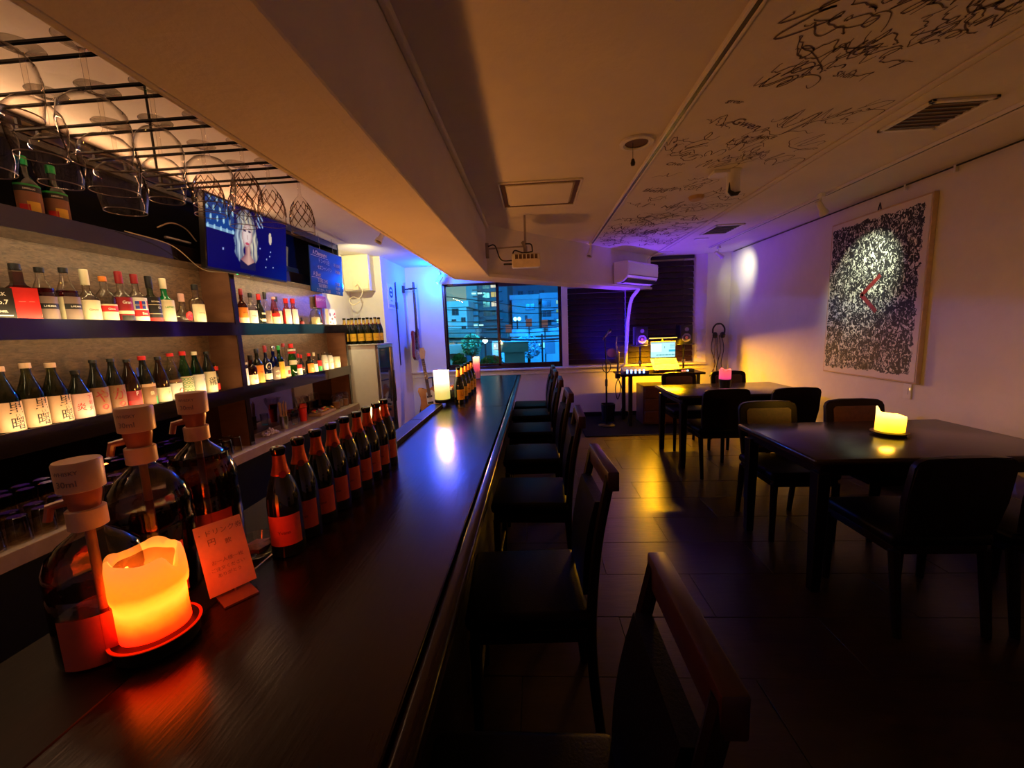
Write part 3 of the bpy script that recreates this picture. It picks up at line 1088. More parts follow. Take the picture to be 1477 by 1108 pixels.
bottle('second red capped bottle of pink gin, the right one', (BX, sh(2.770), z), .246, .030, 'tall', pinkg, .14, red_p, (.03, .60, .9, paper_w), (), ((.4, .64, 1.2, .3, red_p),), group=g3, face=F1)
bottle('small dark cocktail bitters jar beside the pink gin', (BX, sh(2.858), z), .078, .020, 'stub', amberg, .2, blk_p, (.06, .5, 1.3, dred), (), (), group=g3, face=F1)

g4 = 'liqueur bottles on the right lower shelf'
z = BZ1 + .0005
bottle('brown bottle with white shoulder label at the bay edge', (BX, sh(2.205), z), .290, .032, 'round', brown_g, .14, dred, (.02, .46, 1.3, paper_w), (), ((.56, .62, 0, 1.2, paper),), group=g4, face=F1)
bottle('amber bottle with an arched cream label', (BX + .012, sh(2.268), z), .230, .033, 'stub', amberg, .12, blk_p, (.02, .34, 1.35, paper), (('Bal', .020, .2, org_p, .1),), (), group=g4, face=F1)
bottle('black bottle with a large arched orange label', (BX, sh(2.338), z), .275, .034, 'round', darkg, .10, blk_p, (.02, .52, 1.2, org_p), (('Tia', .02, .33, dred, .1),), ((.02, .06, 0, 1.2, yel_p),), group=g4, face=F1)
bt = bottle('dark bottle with a white oval label and red cap', (BX, sh(2.418), z), .296, .030, 'round', M('navy_bottle_glass', (.008, .010, .035), .06, spec=.7), .16, dred, (.06, .22, 1.2, paper), (), (), group=g4, face=F1)
disc_on(bt, .030, F1, .15, .125, .030, paper_w)
bottle('cobalt blue bottle with a patterned label', (BX, sh(2.492), z), .288, .033, 'round', blueg, .12, steel, (.02, .38, 1.3, gry_p), (('xXx', .024, .26, paper, .1), ('XxX', .024, .12, paper, .1)), (), group=g4, face=F1)
bottle('green bottle with a gold and white label', (BX, sh(2.552), z), .288, .030, 'round', greeng, .10, grn_p, (.02, .52, 1.3, yel_p), (('G', .02, .3, grn_p, .1),), ((.02, .5, 1.0, .25, paper),), group=g4, face=F1)
bottle('big shouldered clear bottle with a red cap and small tags', (BX, sh(2.605), z), .305, .033, 'globe', clear, .08, dred, (.04, .34, 1.1, peach), (), ((.1, .22, .3, .4, red_p),), group=g4, face=F1)
bottle('bright green liqueur bottle with a red and white neck', (BX, sh(2.690), z), .298, .030, 'tall', GLASS('lime_glass', (.25, .75, .10), (.02, .25, .0)), .10, red_p, (.36, .5, 1.3, paper), (), ((.78, .84, 0, 1.5, paper_w), (.70, .76, 0, 1.5, red_p)), group=g4, face=F1)
bottle('small bottle with a red and white label', (BX, sh(2.762), z), .200, .024, 'round', clear, .14, red_p, (.02, .5, 1.3, paper_w), (), ((.32, .5, 0, 1.3, red_p),), group=g4, face=F1)
bottle('small plain dark bottle with a red stopper', (BX - .02, sh(2.823), z), .188, .024, 'round', darkg, .14, red_p, None, (), ((.3, .34, 0, 1., dred),), group=g4, face=F1)
bottle('squat dark bottle with a glowing orange label', (BX, sh(2.900), z), .196, .032, 'stub', darkg, .12, red_p, (.03, .48, 1.1, org_p), (('Co', .02, .25, paper_w, .1),), (), group=g4, face=F1)
bottle('small clear bottle with a white label and cream cap', (BX, sh(2.968), z), .196, .025, 'round', clear, .14, paper, (.02, .42, 1.3, paper_w), (), (), group=g4, face=F1)
bottle('slim dark bottle with a red and green striped label', (BX, sh(3.035), z), .178, .024, 'stub', darkg, .12, blk_p, (.03, .30, 1.3, grn_p), (), ((.30, .62, 0, 1.3, red_p),), group=g4, face=F1)

# things at the right end of the right bay
for k, (yy, hh, lb) in enumerate(((3.118, .185, 'left white jug jar with grey lettering beside the coasters'), (3.205, .172, 'right white jug jar partly behind the coasters'))):
    t = thing('storage_jar', lb, 'jar', (BX, sh(yy), BZ1 + .0005), 0, 'white jars on the right lower shelf')
    b = B()
    lathe(b, [(0, 0), (.031, 0), (.034, .006), (.034, hh * .68), (.026, hh * .80), (.026, hh * .86)], 22)
    obj('body', b, paper_w, t)
    b = B()
    lathe(b, [(.028, hh * .84), (.029, hh * .97), (.024, hh), (0, hh)], 20)
    obj('lid', b, clear, t)
    b = B()
    text_bm(b, 'EXD', .020, lambda u, v: (.0352 * math.cos(F1 + u / .035), .0352 * math.sin(F1 + u / .035), hh * .42 + v))
    obj('lettering', b, gry_p, t, smooth=False)
b = B()
lathe(b, [(0, 0), (.045, 0), (.046, .003), (.046, .017), (.045, .020), (0, .020)], 26)
cme = mesh_of('coaster', b, paper)
for i in range(6):
    o = obj('coaster', cme, None, None, (BX + random.uniform(-.003, .003), sh(3.302), BZ1 + .0005 + i * .0205))
    tag(o, 'thick white felt coaster, %s of the stack at the shelf end' % ['bottom', 'second from bottom', 'third from bottom', 'fourth from bottom', 'fifth from bottom', 'top'][i], 'coaster', 'stacked coasters on the right lower shelf')

b = B()
n_ = 12
pts = []
for i in range(9):
    pass
t = thing('plastic_bag', 'clear crumpled plastic bag beside the panda print pouch', 'bag', (BX, sh(3.05), AZ1 + .0005))
b = B()
lathe(b, [(0, 0), (.050, 0), (.056, .02), (.052, .10), (.040, .150), (.012, .172), (.020, .190)], 18, wob=lambda a, z: 1 + .10 * math.sin(5 * a + z * 40) + .06 * math.sin(9 * a - z * 60))
obj('film', b, GLASS('bag_film', (.86, .84, .72), (.5, .45, .35), 1., .15), t)
b = B()
bx(b, -.03, .03, -.035, .035, .002, .09, .006, 1)
obj('contents', b, paper, t)
t = thing('snack_pouch', 'white pouch with black patches like a panda at the shelf end', 'pouch', (BX + .02, sh(3.265), AZ1 + .0005))
b = B()
poly(b, [(-.075, 0), (.075, 0), (.078, .14), (.07, .18), (-.07, .18), (-.078, .14)], .03, 'YZ', (-.02, 0, 0))
obj('pouch', b, paper_w, t)
for (py, pz, pw, ph) in ((-.04, .12, .016, .020), (.0, .075, .022, .014), (-.045, .04, .018, .012), (.03, .12, .012, .012), (.02, .03, .02, .008)):
    b = B()
    vs = [b.verts.new((.0108, py + pw * math.cos(a), pz + ph * math.sin(a))) for a in [i * PI / 6 for i in range(12)]]
    b.faces.new(vs)
    obj('printed_patch', b, gry_p, t, smooth=False)
for pz in (.13, .095):
    b = B()
    vs = [b.verts.new((.0112, .058 + .014 * math.cos(a), pz + .014 * math.sin(a))) for a in [i * PI / 6 for i in range(12)]]
    b.faces.new(vs)
    obj('red_dot', b, red_p, t, smooth=False)
t = thing('shelf_sign', 'dark red sign with pale Japanese characters behind the pouch', 'sign', (XK + .03, 4.36, AZ1))
b = B()
bx(b, -.006, .006, -.13, .08, .20, .33, .002, 1)
bx(b, -.006, .004, -.03, -.02, .0005, .20)
obj('board', b, dred, t)
b = B()
text_bm(b, '色里中ワイン', .036, lambda u, v: (.0075, -.025 + u, .285 + v), .95)
obj('lettering', b, peach, t, smooth=False)

# things on the low shelf, right bay
z = LZ + .0005
t = thing('glass_bead_pile', 'heap of clear glass pebbles on the low shelf', 'pebbles', (-2.20, sh(2.36), z))
t['kind'] = 'stuff'
b = B()
for i in range(90):
    a, q = random.uniform(0, 2 * PI), math.sqrt(random.random())
    x, y = .055 * q * math.cos(a), .08 * q * math.sin(a)
    zz = random.uniform(0, 1) * .05 * (1 - q) + .009
    bmesh.ops.create_icosphere(b, subdivisions=1, radius=.010, matrix=Matrix.Translation((x, y, zz)))
C.objects.unlink(t)
bpy.data.objects.remove(t)
o = obj('glass_bead_pile', b, M('glass_bead', (.55, .5, .65), .05, spec=1.), None, (-2.20, sh(2.36), z))
tag(o, 'heap of clear glass pebbles on the low shelf', 'pebbles', kind='stuff')
t = thing('straw_tumbler', 'metal tumbler packed with long golden stirring sticks', 'tumbler', (-2.20, sh(2.51), z))
b = B()
lathe(b, [(0, 0), (.030, 0), (.034, .11), (.032, .11), (.028, .004)], 20)
obj('cup', b, steel, t)
for i in range(7):
    a = i * 2 * PI / 7
    b = B()
    tube(b, [(.018 * math.cos(a), .018 * math.sin(a), .01), (.030 * math.cos(a), .030 * math.sin(a), .225 + .008 * (i % 3))], .004, 6)
    obj('stick', b, M('stick_wood', (.42, .22, .10), .5) if i == 0 else bpy.data.materials['stick_wood'], t)
t = thing('glass_tumbler', 'plain clear tumbler between the sticks and the red cup', 'glass', (-2.20, sh(2.63), z))
b = B()
lathe(b, [(0, .006), (.026, .006), (.032, .105), (.034, .105), (.029, 0), (0, 0)], 22)
obj('glass_body', b, clear, t)
t = thing('paper_cup', 'tall red and white cup stuffed with a clear wrapper', 'cup', (-2.20, sh(2.73), z))
b = B()
lathe(b, [(0, 0), (.028, 0), (.036, .125), (.034, .125), (.026, .004)], 24)
obj('cup', b, red_p, t)
b = band(.0345, .0, .122, 1.1, .5, off=.002)
obj('white_stripe', b, paper_w, t)
b = B()
lathe(b, [(.028, .10), (.040, .15), (.050, .19), (.062, .23)], 16, wob=lambda a, z: 1 + .25 * math.sin(5 * a + z * 30))
obj('wrapper', b, GLASS('wrapper_film', (.85, .75, .72), (.5, .4, .38), 1., .12), t)
b = B()
lathe(b, [(0, .17), (.03, .165), (.034, .13), (0, .12)], 12, wob=lambda a, z: 1 + .2 * math.sin(3 * a))
obj('red_packet', b, red_p, t)
t = thing('snack_tray', 'shallow tray of mixed wrapped snacks on the low shelf', 'tray', (-2.19, sh(2.98), z))
b = B()
bx(b, -.07, .07, -.15, .15, 0, .03, .006, 1)
obj('tray', b, M('tray_card', (.45, .30, .2), .6), t)
for i in range(16):
    b = B()
    bx(b, -.022, .022, -.014, .014, -.006, .006, .004, 1)
    obj('wrapped_snack', b, (yel_p, red_p, paper, grn_p, org_p)[i % 5], t, (random.uniform(-.04, .045), -.125 + i * .0167, .038 + random.uniform(0, .01)), (random.uniform(-.4, .4), random.uniform(-.4, .4), random.uniform(0, 3)))
for i, (yy, xx, lb) in enumerate(((3.17, -2.17, 'left swing top storage jar on the low shelf'), (3.26, -2.19, 'middle swing top storage jar on the low shelf'), (3.32, -2.17, 'right swing top storage jar on the low shelf'))):
    t = thing('swing_top_jar', lb, 'jar', (xx, sh(yy), z), 0, 'swing top jars on the low shelf')
    b = B()
    lathe(b, [(0, 0), (.038, 0), (.042, .008), (.042, .10), (.034, .118), (.034, .126)], 20)
    obj('glass_body', b, clear, t)
    b = B()
    lathe(b, [(0, .004), (.038, .004), (.039, .075), (0, .078)], 18)
    obj('contents', b, (brn_p, gry_p, brn_p)[i], t)
    b = B()
    lathe(b, [(.036, .127), (.036, .137), (.028, .146), (0, .148)], 20)
    obj('lid', b, clear, t)
    b = B()
    tube(b, [(.044, 0, .10), (.050, 0, .125), (.036, 0, .152), (0, 0, .155), (-.036, 0, .15), (-.046, 0, .12)], .0022, 6)
    obj('wire_clasp', b, steel, t)

# upturned tumblers on the low shelf, left bay
b = B()
lathe(b, [(.036, 0), (.031, .105), (.028, .108), (0, .108)], 18)
gm_ = mesh_of('glass_body', b, GLASS('tumbler_glass', (.80, .77, .66), (.30, .26, .2), 1.9))
cnt = 0
for row, xx in enumerate((-2.12, -2.21)):
    for i in range(17):
        yy = 1.25 + i * .086 + row * .04
        o = obj('tumbler', gm_, None, None, (xx, yy, z))
        tag(o, 'upturned clear tumbler, %s from the pump bottles in the %s row' % (['first', 'second', 'third', 'fourth', 'fifth', 'sixth', 'seventh', 'eighth', 'ninth', 'tenth', 'eleventh', 'twelfth', 'thirteenth', 'fourteenth', 'fifteenth', 'sixteenth', 'seventeenth'][i], ('front', 'back')[row]), 'glass', 'upturned tumblers on the low shelf')

# two wine bottles on top of the shelf
for i, (yy, lb) in enumerate(((1.328, 'green capped bottle on the top board, left one'), (1.408, 'green capped bottle on the top board, right one'))):
    bottle(lb, (BX, sh(yy), TZ1 + .0005), .262, .036, 'round', sage if i == 0 else greeng, .11, M('green_cap', (.0, .45, .12), .3) if i == 0 else bpy.data.materials['green_cap'], (.03, .50, 1.3, brn_p), (('SIMBELLO', .010, .45, paper_w, 0),), ((.41, .50, 0, 1.3, blk_p), (.50, .53, 0, 1.3, grn_p), (.05, .25, .2, .5, yel_p), (.05, .2, -.5, .4, red_p)), group='green capped bottles on the top board', face=-.5)

# ------------------------------------------------------------------ television
TW, TH = .80, .465


def vcol_screen(name, w, h, nx, ny, fn, strength, parent, yoff):
    me = bpy.data.meshes.new(name)
    vs = [((i / nx - .5) * w, yoff, (j / ny - .5) * h) for j in range(ny + 1) for i in range(nx + 1)]
    fs = [(j * (nx + 1) + i, j * (nx + 1) + i + 1, (j + 1) * (nx + 1) + i + 1, (j + 1) * (nx + 1) + i) for j in range(ny) for i in range(nx)]
    me.from_pydata(vs, [], fs)
    ca = me.color_attributes.new('picture', 'FLOAT_COLOR', 'POINT')
    for k, v in enumerate(vs):
        i, j = k % (nx + 1), k // (nx + 1)
        c = fn(i / nx, j / ny)
        ca.data[k].color = (*c, 1)
    mt, n, out = nt(name)
    at = n.nodes.new('ShaderNodeVertexColor')
    at.layer_name = 'picture'
    em = n.nodes.new('ShaderNodeEmission')
    em.inputs[1].default_value = strength
    n.links.new(at.outputs[0], em.inputs[0])
    gl = n.nodes.new('ShaderNodeBsdfGlossy')
    gl.inputs['Roughness'].default_value = .15
    mx = n.nodes.new('ShaderNodeMixShader')
    mx.inputs[0].default_value = .03
    n.links.new(em.outputs[0], mx.inputs[1])
    n.links.new(gl.outputs[0], mx.inputs[2])
    n.links.new(mx.outputs[0], out.inputs[0])
    me.materials.append(mt)
    o = bpy.data.objects.new(name, me)
    C.objects.link(o)
    o.parent = parent
    return o


def ell(x, y, cx, cy, rx, ry):
    return ((x - cx) / rx) ** 2 + ((y - cy) / ry) ** 2


def mixc(a, b, t):
    t = max(0, min(1, t))
    return tuple(p + (q - p) * t for p, q in zip(a, b))


def tvpic(u, v):
    x, y = u * 1.72, v
    c = (.003, .002, .10)
    c = mixc(c, (.0, .01, .30), (u - .55) * 1.2 * (1 - v))
    if u < .30 and v > .55:
        s = math.sin(u * 95) * math.sin(v * 23 + 1)
        c = mixc(c, (.01, .10, .45), .55)
        if s > .55:
            c = mixc(c, (.5, .85, 1.), s)
        if v < .60:
            c = mixc(c, (.4, .7, .9), .5)
    if .56 < u < .66 and v > .78 and math.sin(u * 120 + v * 60) > .5:
        c = (.4, .6, .9)
    if ell(x, y, 1.30, .66, .035, .10) < 1:
        c = (.75, .60, .45)
    for (a, b_) in ((.28, .30), (1.20, .30), (1.36, .18), (1.05, .45), (1.30, .44), (1.28, .36), (1.18, .16)):
        if ell(x, y, a, b_, .013, .013) < 1:
            c = (.4, .5, .9)
    # hair, face, neck of the singer on screen
    wv = .012 * math.sin(y * 24)
    hx = .74
    curl = 1 + .16 * math.sin(y * 27 + 1)
    hair = min(ell(x + wv, y, hx + .01, .74, .20, .25), ell(x + wv, y, hx - .135, .46, .105 * curl, .30), ell(x - wv, y, hx + .165, .46, .095 * curl, .30))
    if hair < 1:
        k = .5 + .32 * math.sin((x + wv - hx) * 70 + math.sin(y * 15) * 1.2) + .18 * math.sin((x - hx) * 140 - y * 12)
        c = mixc((.02, .04, .16), mixc((.92, .80, .55), (.50, .66, .80), (hx + .0 - x) * 5), k * (1.3 - hair))
    half = .058 if y > .30 else .058 + (.30 - y) * .95
    if .06 < y < .50 and abs(x - hx - .03) < min(half, .17):
        sh_ = abs(x - hx - .05) / max(half, .06)
        skin = mixc((.78, .44, .34), (.26, .08, .12), sh_ * .9 + max(0, .16 - y) * 6)
        dress = y < .13 + .5 * abs(x - hx - .03)
        c = (.012, .010, .07) if dress else skin
    f = ell(x - .10 * (y - .6), y, hx + .03, .60, .108, .185)
    if f < 1:
        c = mixc((.92, .72, .66), (.45, .22, .22), f * f)
        for sx_ in (-.052, .050):
            if ell(x, y, hx + .03 + sx_, .665, .032, .020) < 1:
                c = (.08, .05, .10)
            if ell(x, y, hx + .03 + sx_, .71, .040, .010) < 1:
                c = (.30, .16, .12)
        if ell(x, y, hx + .025, .47, .042, .020) < 1:
            c = (.62, .06, .12)
        if ell(x, y, hx + .035, .57, .012, .04) < 1:
            c = mixc(c, (.55, .32, .30), .6)
    return c


t = thing('television', 'flat television showing a blonde singer, tilted down above the shelves', 'television', (-2.0, 2.86, 2.085), 0)
t.rotation_euler = (0.10, 0, PI / 2 - .02)
b = B()
bx(b, -TW / 2, TW / 2, -.008, .03, -TH / 2, TH / 2, .004, 1)
obj('bezel', b, black_p, t)
b = B()
bx(b, -.10, .10, .03, .30, -.08, .08, .01, 1)
obj('wall_bracket', b, black_p, t)
vcol_screen('screen', TW - .02, TH - .03, 150, 90, tvpic, .85, t, -.0105)
b = B()
bx(b, -.012, .012, -.0095, -.0085, -TH / 2 + .004, -TH / 2 + .009)
obj('badge', b, steel, t)
b = B()
bx(b, -TW / 2 + .25, -TW / 2 + .262, -.0098, -.008, -TH / 2 - .006, -TH / 2)
obj('power_led', b, EM('green_led', (.05, 1., .3), 2.), t)
cable_m = M('pale_cable', (.45, .36, .24), .5)
b = B()
tube(b, curve_pts([(-2.10, 2.05, 1.985), (-2.08, 2.30, 1.96), (-2.10, 2.52, 1.86), (-2.11, 2.75, 1.87), (-2.10, 2.95, 1.86)], 8), .003, 6)
tag(obj('cable', b, cable_m), 'thin pale cable trailing over the top board left of the television', 'cable')
b = B()
tube(b, curve_pts([(-2.2, 2.35, 2.08), (-2.2, 2.45, 2.13), (-2.2, 2.55, 2.12), (-2.18, 2.6, 2.05)], 8), .004, 6)
tag(obj('cable', b, cable_m), 'looped pale cable against the black recess beside the television', 'cable')
b = B()
bx(b, -2.235, -2.215, 2.42, 2.60, 2.035, 2.048, .003, 1)
tag(obj('cable_plug_strip', b, paper_w), 'small pale strip on the black recess left of the television', 'strip')

# box and mug right of the television
t = thing('blue_box', 'flat blue box on the top board right of the television', 'box', (-2.21, 3.55, TZ1 + .0005))
b = B()
bx(b, -.06, .06, -.14, .14, 0, .06, .004, 1)
obj('carton', b, M('blue_card', (.01, .06, .30), .4), t)
b = B()
bx(b, .0605, .062, -.13, .13, .05, .055)
obj('lid_seam', b, blu_p, t)
t = thing('paper_bag', 'pale green curved package standing on the blue box', 'package', (-2.21, 3.56, TZ1 + .061))
b = B()
lathe(b, [(0, 0), (.035, 0), (.045, .10), (.055, .17), (.05, .175), (0, .17)], 20)
obj('package', b, M('mint_paper', (.35, .60, .45), .4), t)
b = band(.047, .01, .16, -.9, .35, off=.006)
obj('dark_wedge', b, grn_p, t)

# blackboard menu
t = thing('menu_board', 'dark glossy menu board with white handwriting hung at the shelf end', 'board', (-2.02, 3.97, 2.03), 0)
t.rotation_euler = (.05, 0, PI / 2)
b = B()
bx(b, -.31, .31, 0, .012, -.205, .205, .003, 1)
obj('board', b, M('board_blue_reflection', (.004, .040, .26), .16, spec=.8, var=.15, ns=4), t)  # window's blue reflection put into the black board's base colour
chalk = M('chalk', (.85, .88, .90), .8, emit=None)
lines = [('A Champagne', -.13, .155, .052), ('ドンペリ白', -.06, .09, .050), ('￥11000', .19, .09, .046), ('モエシャンドン', -.05, .028, .046), ('￥9800', .20, .028, .046), ('A Shot', -.20, -.04, .055), ('TURE SHE', -.10, -.095, .050), ('￥500', .19, -.095, .050), ('TEE BEBO', -.10, -.14, .046), ('￥600', .19, -.14, .046), ('カリカチュアの罐', -.09, -.185, .038), ('￥700', .20, -.182, .042)]
for s, x, zz, sz in lines:
    b = B()
    text_bm(b, s, sz, lambda u, v: (x + u, -.0012, zz + v), .85)
    obj('chalk_line', b, chalk, t, smooth=False)
b = B()
bx(b, -.29, -.12, -.001, 0, -.072, -.068)
bx(b, -.29, .02, -.001, 0, .124, .128)
obj('underline', b, chalk, t)
for x in (-.12, .14):
    b = B()
    tube(b, [(x, .005, .20), (x + .03, .03, .355)], .0025, 6)
    obj('hanging_wire', b, steel, t)

# ------------------------------------------------------------------ glass rack and glasses
RZ = 1.947
t = thing('glass_rack', 'black metal glass rack of paired rails beside the beam', 'rack', (0, 0, 0))
slots = [.50, .635, .77, .905, 1.04, 1.175, 1.31, 1.43]
for s in slots:
    for d in (-.021, .021):
        b = B()
        tube(b, [(-1.30, s + d, RZ), (-.775, s + d, RZ), (-.752, s + d, RZ + .012)], .0042, 6)
        obj('rail', b, blk_metal, t)
for x in (-1.28,):
    b = B()
    bx(b, x - .006, x + .006, .45, 1.48, RZ + .030, RZ + .036)
    for s in slots:
        bx(b, x - .004, x + .004, s - .025, s - .017, RZ + .003, RZ + .034)
        bx(b, x - .004, x + .004, s + .017, s + .025, RZ + .003, RZ + .034)
    obj('cross_bar', b, blk_metal, t)
    for y in ((.52, 1.40) if x < -1 else ()):
        b = B()
        tube(b, [(x, y, RZ + .034), (x, y, ZC)], .004, 6)
        obj('hanger', b, blk_metal, t)


def glass_mesh(kind):
    b = B()
    if kind == 'big':
        pr = [(0, .008), (.036, .0085), (.038, .006), (.012, .002), (.0045, -.006), (.0040, -.075), (.008, -.084), (.030, -.092), (.048, -.112), (.053, -.140), (.049, -.175), (.043, -.205)]
    elif kind == 'mid':
        pr = [(0, .008), (.033, .0085), (.035, .006), (.011, .002), (.0042, -.006), (.0038, -.070), (.007, -.079), (.026, -.087), (.040, -.104), (.044, -.128), (.041, -.158), (.036, -.185)]
    else:
        pr = [(0, .008), (.032, .0085), (.034, .006), (.011, .002), (.0048, -.006), (.0045, -.050), (.007, -.060), (.020, -.076), (.033, -.104), (.038, -.132), (.039, -.152), (.038, -.185)]
    lathe(b, pr, 30)
    return b


GM = {}
for k in ('big', 'mid'):
    GM[k] = mesh_of('wine_glass', glass_mesh(k), wine_g)
GM['cut'] = mesh_of('cut_crystal_glass', glass_mesh('cut'), cut_g)
# cut facets: raised lattice on the crystal bowls
b = B()
for sgn in (-1, 1):
    for i in range(9):
        pts = []
        for k in range(8):
            zz = -.082 - k * .0105
            rr = [.0235, .029, .0335, .0362, .0378, .0388, .0396, .0398][k]
            a = 2 * PI * i / 9 + sgn * k * .19
            pts.append((rr * math.cos(a), rr * math.sin(a), zz))
        tube(b, pts, .0012, 4)
lat = mesh_of('cut_facets', b, GLASS('facet_glass', (.62, .45, .34), (.16, .09, .06), 1., .05))
rimg = M('rim_highlight', (.42, .36, .30), .08, spec=1.)  # pale opaque colour imitates the highlight along the glass rims
RM = {}
for k, (rr, rz) in (('big', (.0430, -.205)), ('mid', (.0360, -.185)), ('cut', (.0380, -.185))):
    b = B()
    lathe(b, [(rr - .0008, rz + .0006), (rr + .0005, rz + .0010), (rr + .0008, rz), (rr, rz - .0012), (rr - .0008, rz)], 30)
    RM[k] = mesh_of('rim', b, rimg)
gl = []
for si, s in enumerate((.50, .635, .77, .905, 1.04)):
    for xi, x in enumerate((-.815, -.935, -1.055)):
        gl.append((x, s, 'big' if (si + xi) % 2 == 0 else 'mid'))
nth = ['first', 'second', 'third', 'fourth', 'fifth']
pos = ['next to the beam', 'in the middle of the rail', 'on the shelf side']
for i, (x, y, k) in enumerate(gl):
    o = thing('wine_glass', 'plain wine glass hanging in the %s rack slot, %s' % (nth[i // 3], pos[i % 3]), 'glass', (x, y, RZ + .003), 0, 'wine glasses hanging in the rack')
    o.rotation_euler = (random.uniform(-.03, .03), random.uniform(-.03, .03), 0)
    obj('glass_body', GM[k], None, o)
    obj('rim', RM[k], None, o)
for i, (x, y, lb) in enumerate(((-.815, 1.175, 'cut crystal glass hanging beside the beam, nearest of the beam side three'), (-.93, 1.175, 'cut crystal glass hanging on the shelf side, next to the plain glasses'), (-.83, 1.31, 'cut crystal glass hanging beside the beam, second of the beam side three'), (-.93, 1.31, 'cut crystal glass hanging on the shelf side, farther one'), (-.80, 1.43, 'cut crystal glass at the far end of the rack'))):
    t = thing('crystal_glass', lb, 'glass', (x, y, RZ + .003), 0, 'cut crystal glasses hanging in the rack')
    obj('glass_body', GM['cut'], None, t)
    obj('cut_facets', lat, None, t)
    obj('rim', RM['cut'], None, t)

# ------------------------------------------------------------------ things on the counter
CZ = .80


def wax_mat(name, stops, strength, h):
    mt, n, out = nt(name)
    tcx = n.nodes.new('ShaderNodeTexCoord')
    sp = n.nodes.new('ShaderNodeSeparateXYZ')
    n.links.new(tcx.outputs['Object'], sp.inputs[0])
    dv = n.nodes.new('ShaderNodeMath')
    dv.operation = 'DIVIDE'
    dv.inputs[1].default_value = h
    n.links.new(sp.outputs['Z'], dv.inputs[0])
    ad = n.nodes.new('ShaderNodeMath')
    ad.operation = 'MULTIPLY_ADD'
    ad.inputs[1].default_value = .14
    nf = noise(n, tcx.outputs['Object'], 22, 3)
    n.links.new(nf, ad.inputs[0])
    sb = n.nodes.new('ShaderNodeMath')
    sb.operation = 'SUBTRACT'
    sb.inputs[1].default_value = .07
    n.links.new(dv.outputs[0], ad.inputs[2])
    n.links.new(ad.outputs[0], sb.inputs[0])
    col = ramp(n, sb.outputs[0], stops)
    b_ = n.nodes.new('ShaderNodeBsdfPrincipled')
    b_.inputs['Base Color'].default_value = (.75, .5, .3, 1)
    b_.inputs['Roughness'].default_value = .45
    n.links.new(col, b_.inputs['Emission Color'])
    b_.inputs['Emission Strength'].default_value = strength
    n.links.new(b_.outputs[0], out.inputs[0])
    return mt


wax_in = M('melted_wax', (.42, .20, .08), .4)


def pillar_candle(t, h, r, notch, mt, z0=0., sag=True):
    b = B()
    seg = 48
    prof = [(0, 0), (r * .97, 0), (r, .004)]
    ring = []
    zs = [.004, h * .22, h * .40, h * .50, h * .53, h * .60, h * .75, h * .90, h]
    rs = [.99, .985, .99, 1.0, 1.06, 1.08, 1.07, 1.05, 1.0] if sag else [1.] * 9
    rows = []
    for zz, k in zip(zs, rs):
        row = []
        for i in range(seg):
            a = 2 * PI * i / seg
            w = 1 + .012 * math.sin(3 * a + zz * 50) + .008 * math.sin(7 * a + 1)
            zt = zz
            if zz > h * .45:
                f = (zz / h - .45) / .55
                zt = zz + f * (notch(a) * h) + .006 * math.sin(4 * a) * f
            elif sag and zz > h * .35:
                zt = zz + .012 * math.sin(a + .6)
            row.append(b.verts.new((r * k * w * math.cos(a), r * k * w * math.sin(a), zt)))
        rows.append(row)
    inner = []
    for q, dz in ((.90, .002), (.80, -.012), (.74, -.040), (.5, -.052), (.0, -.052)):
        row = []
        for i in range(seg):
            a = 2 * PI * i / seg
            zt = h + notch(a) * h * (.9 if q > .75 else .2) + dz
            row.append(b.verts.new((r * q * math.cos(a), r * q * math.sin(a), zt if q > .6 else h - .055)))
        inner.append(row)
    al = rows + inner
    for a_, b_ in zip(al, al[1:]):
        for i in range(seg):
            j = (i + 1) % seg
            f_ = b.faces.new((a_[i], a_[j], b_[j], b_[i]))
            f_.material_index = 1 if any(a_ is q for q in inner[1:]) else 0
    b.faces.new(list(reversed(rows[0])))
    bmesh.ops.remove_doubles(b, verts=b.verts[:], dist=1e-5)
    o = obj('wax_body', b, [mt, wax_in], t, (0, 0, z0), ang=60)
    b = B()
    tube(b, [(0, 0, h - .054), (.003, 0, h - .038)], .0018, 6)
    obj('wick', b, black_p, t, (0, 0, z0))
    return o


# the big near candle
t = thing('pillar_candle', 'large glowing orange pillar candle at the near end of the counter', 'candle', (-.775, .690, CZ))
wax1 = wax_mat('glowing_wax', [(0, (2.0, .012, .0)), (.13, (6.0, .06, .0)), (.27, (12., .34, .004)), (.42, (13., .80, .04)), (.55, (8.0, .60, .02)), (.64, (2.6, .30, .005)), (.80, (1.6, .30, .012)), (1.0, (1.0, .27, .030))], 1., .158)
b = B()
lathe(b, [(0, 0), (.062, 0), (.067, .005), (.070, .030), (.0715, .032), (.0715, .035), (.060, .034), (0, .034)], 40)
obj('candle_dish', b, black_p, t)
b = B()
lathe(b, [(.069, .0335), (.0735, .0342), (.0735, .0362), (.068, .036)], 40)
obj('dish_rim', b, M('red_glow_rim', (.45, .02, .005), .35, emit=(1., .03, .0), estr=.22), t)  # red rim given emission to imitate candle glow on the dish


def notch1(a):
    d = (a - .10 + PI) % (2 * PI) - PI
    return .015 * math.cos(a - 2.4) - .20 * math.exp(-(d / .22) ** 2) + .05 * math.exp(-(((a + 2.2 + PI) % (2 * PI) - PI) / .3) ** 2) - .014 * math.sin(5 * a)


pillar_candle(t, .158, .0565, notch1, wax1, .035)
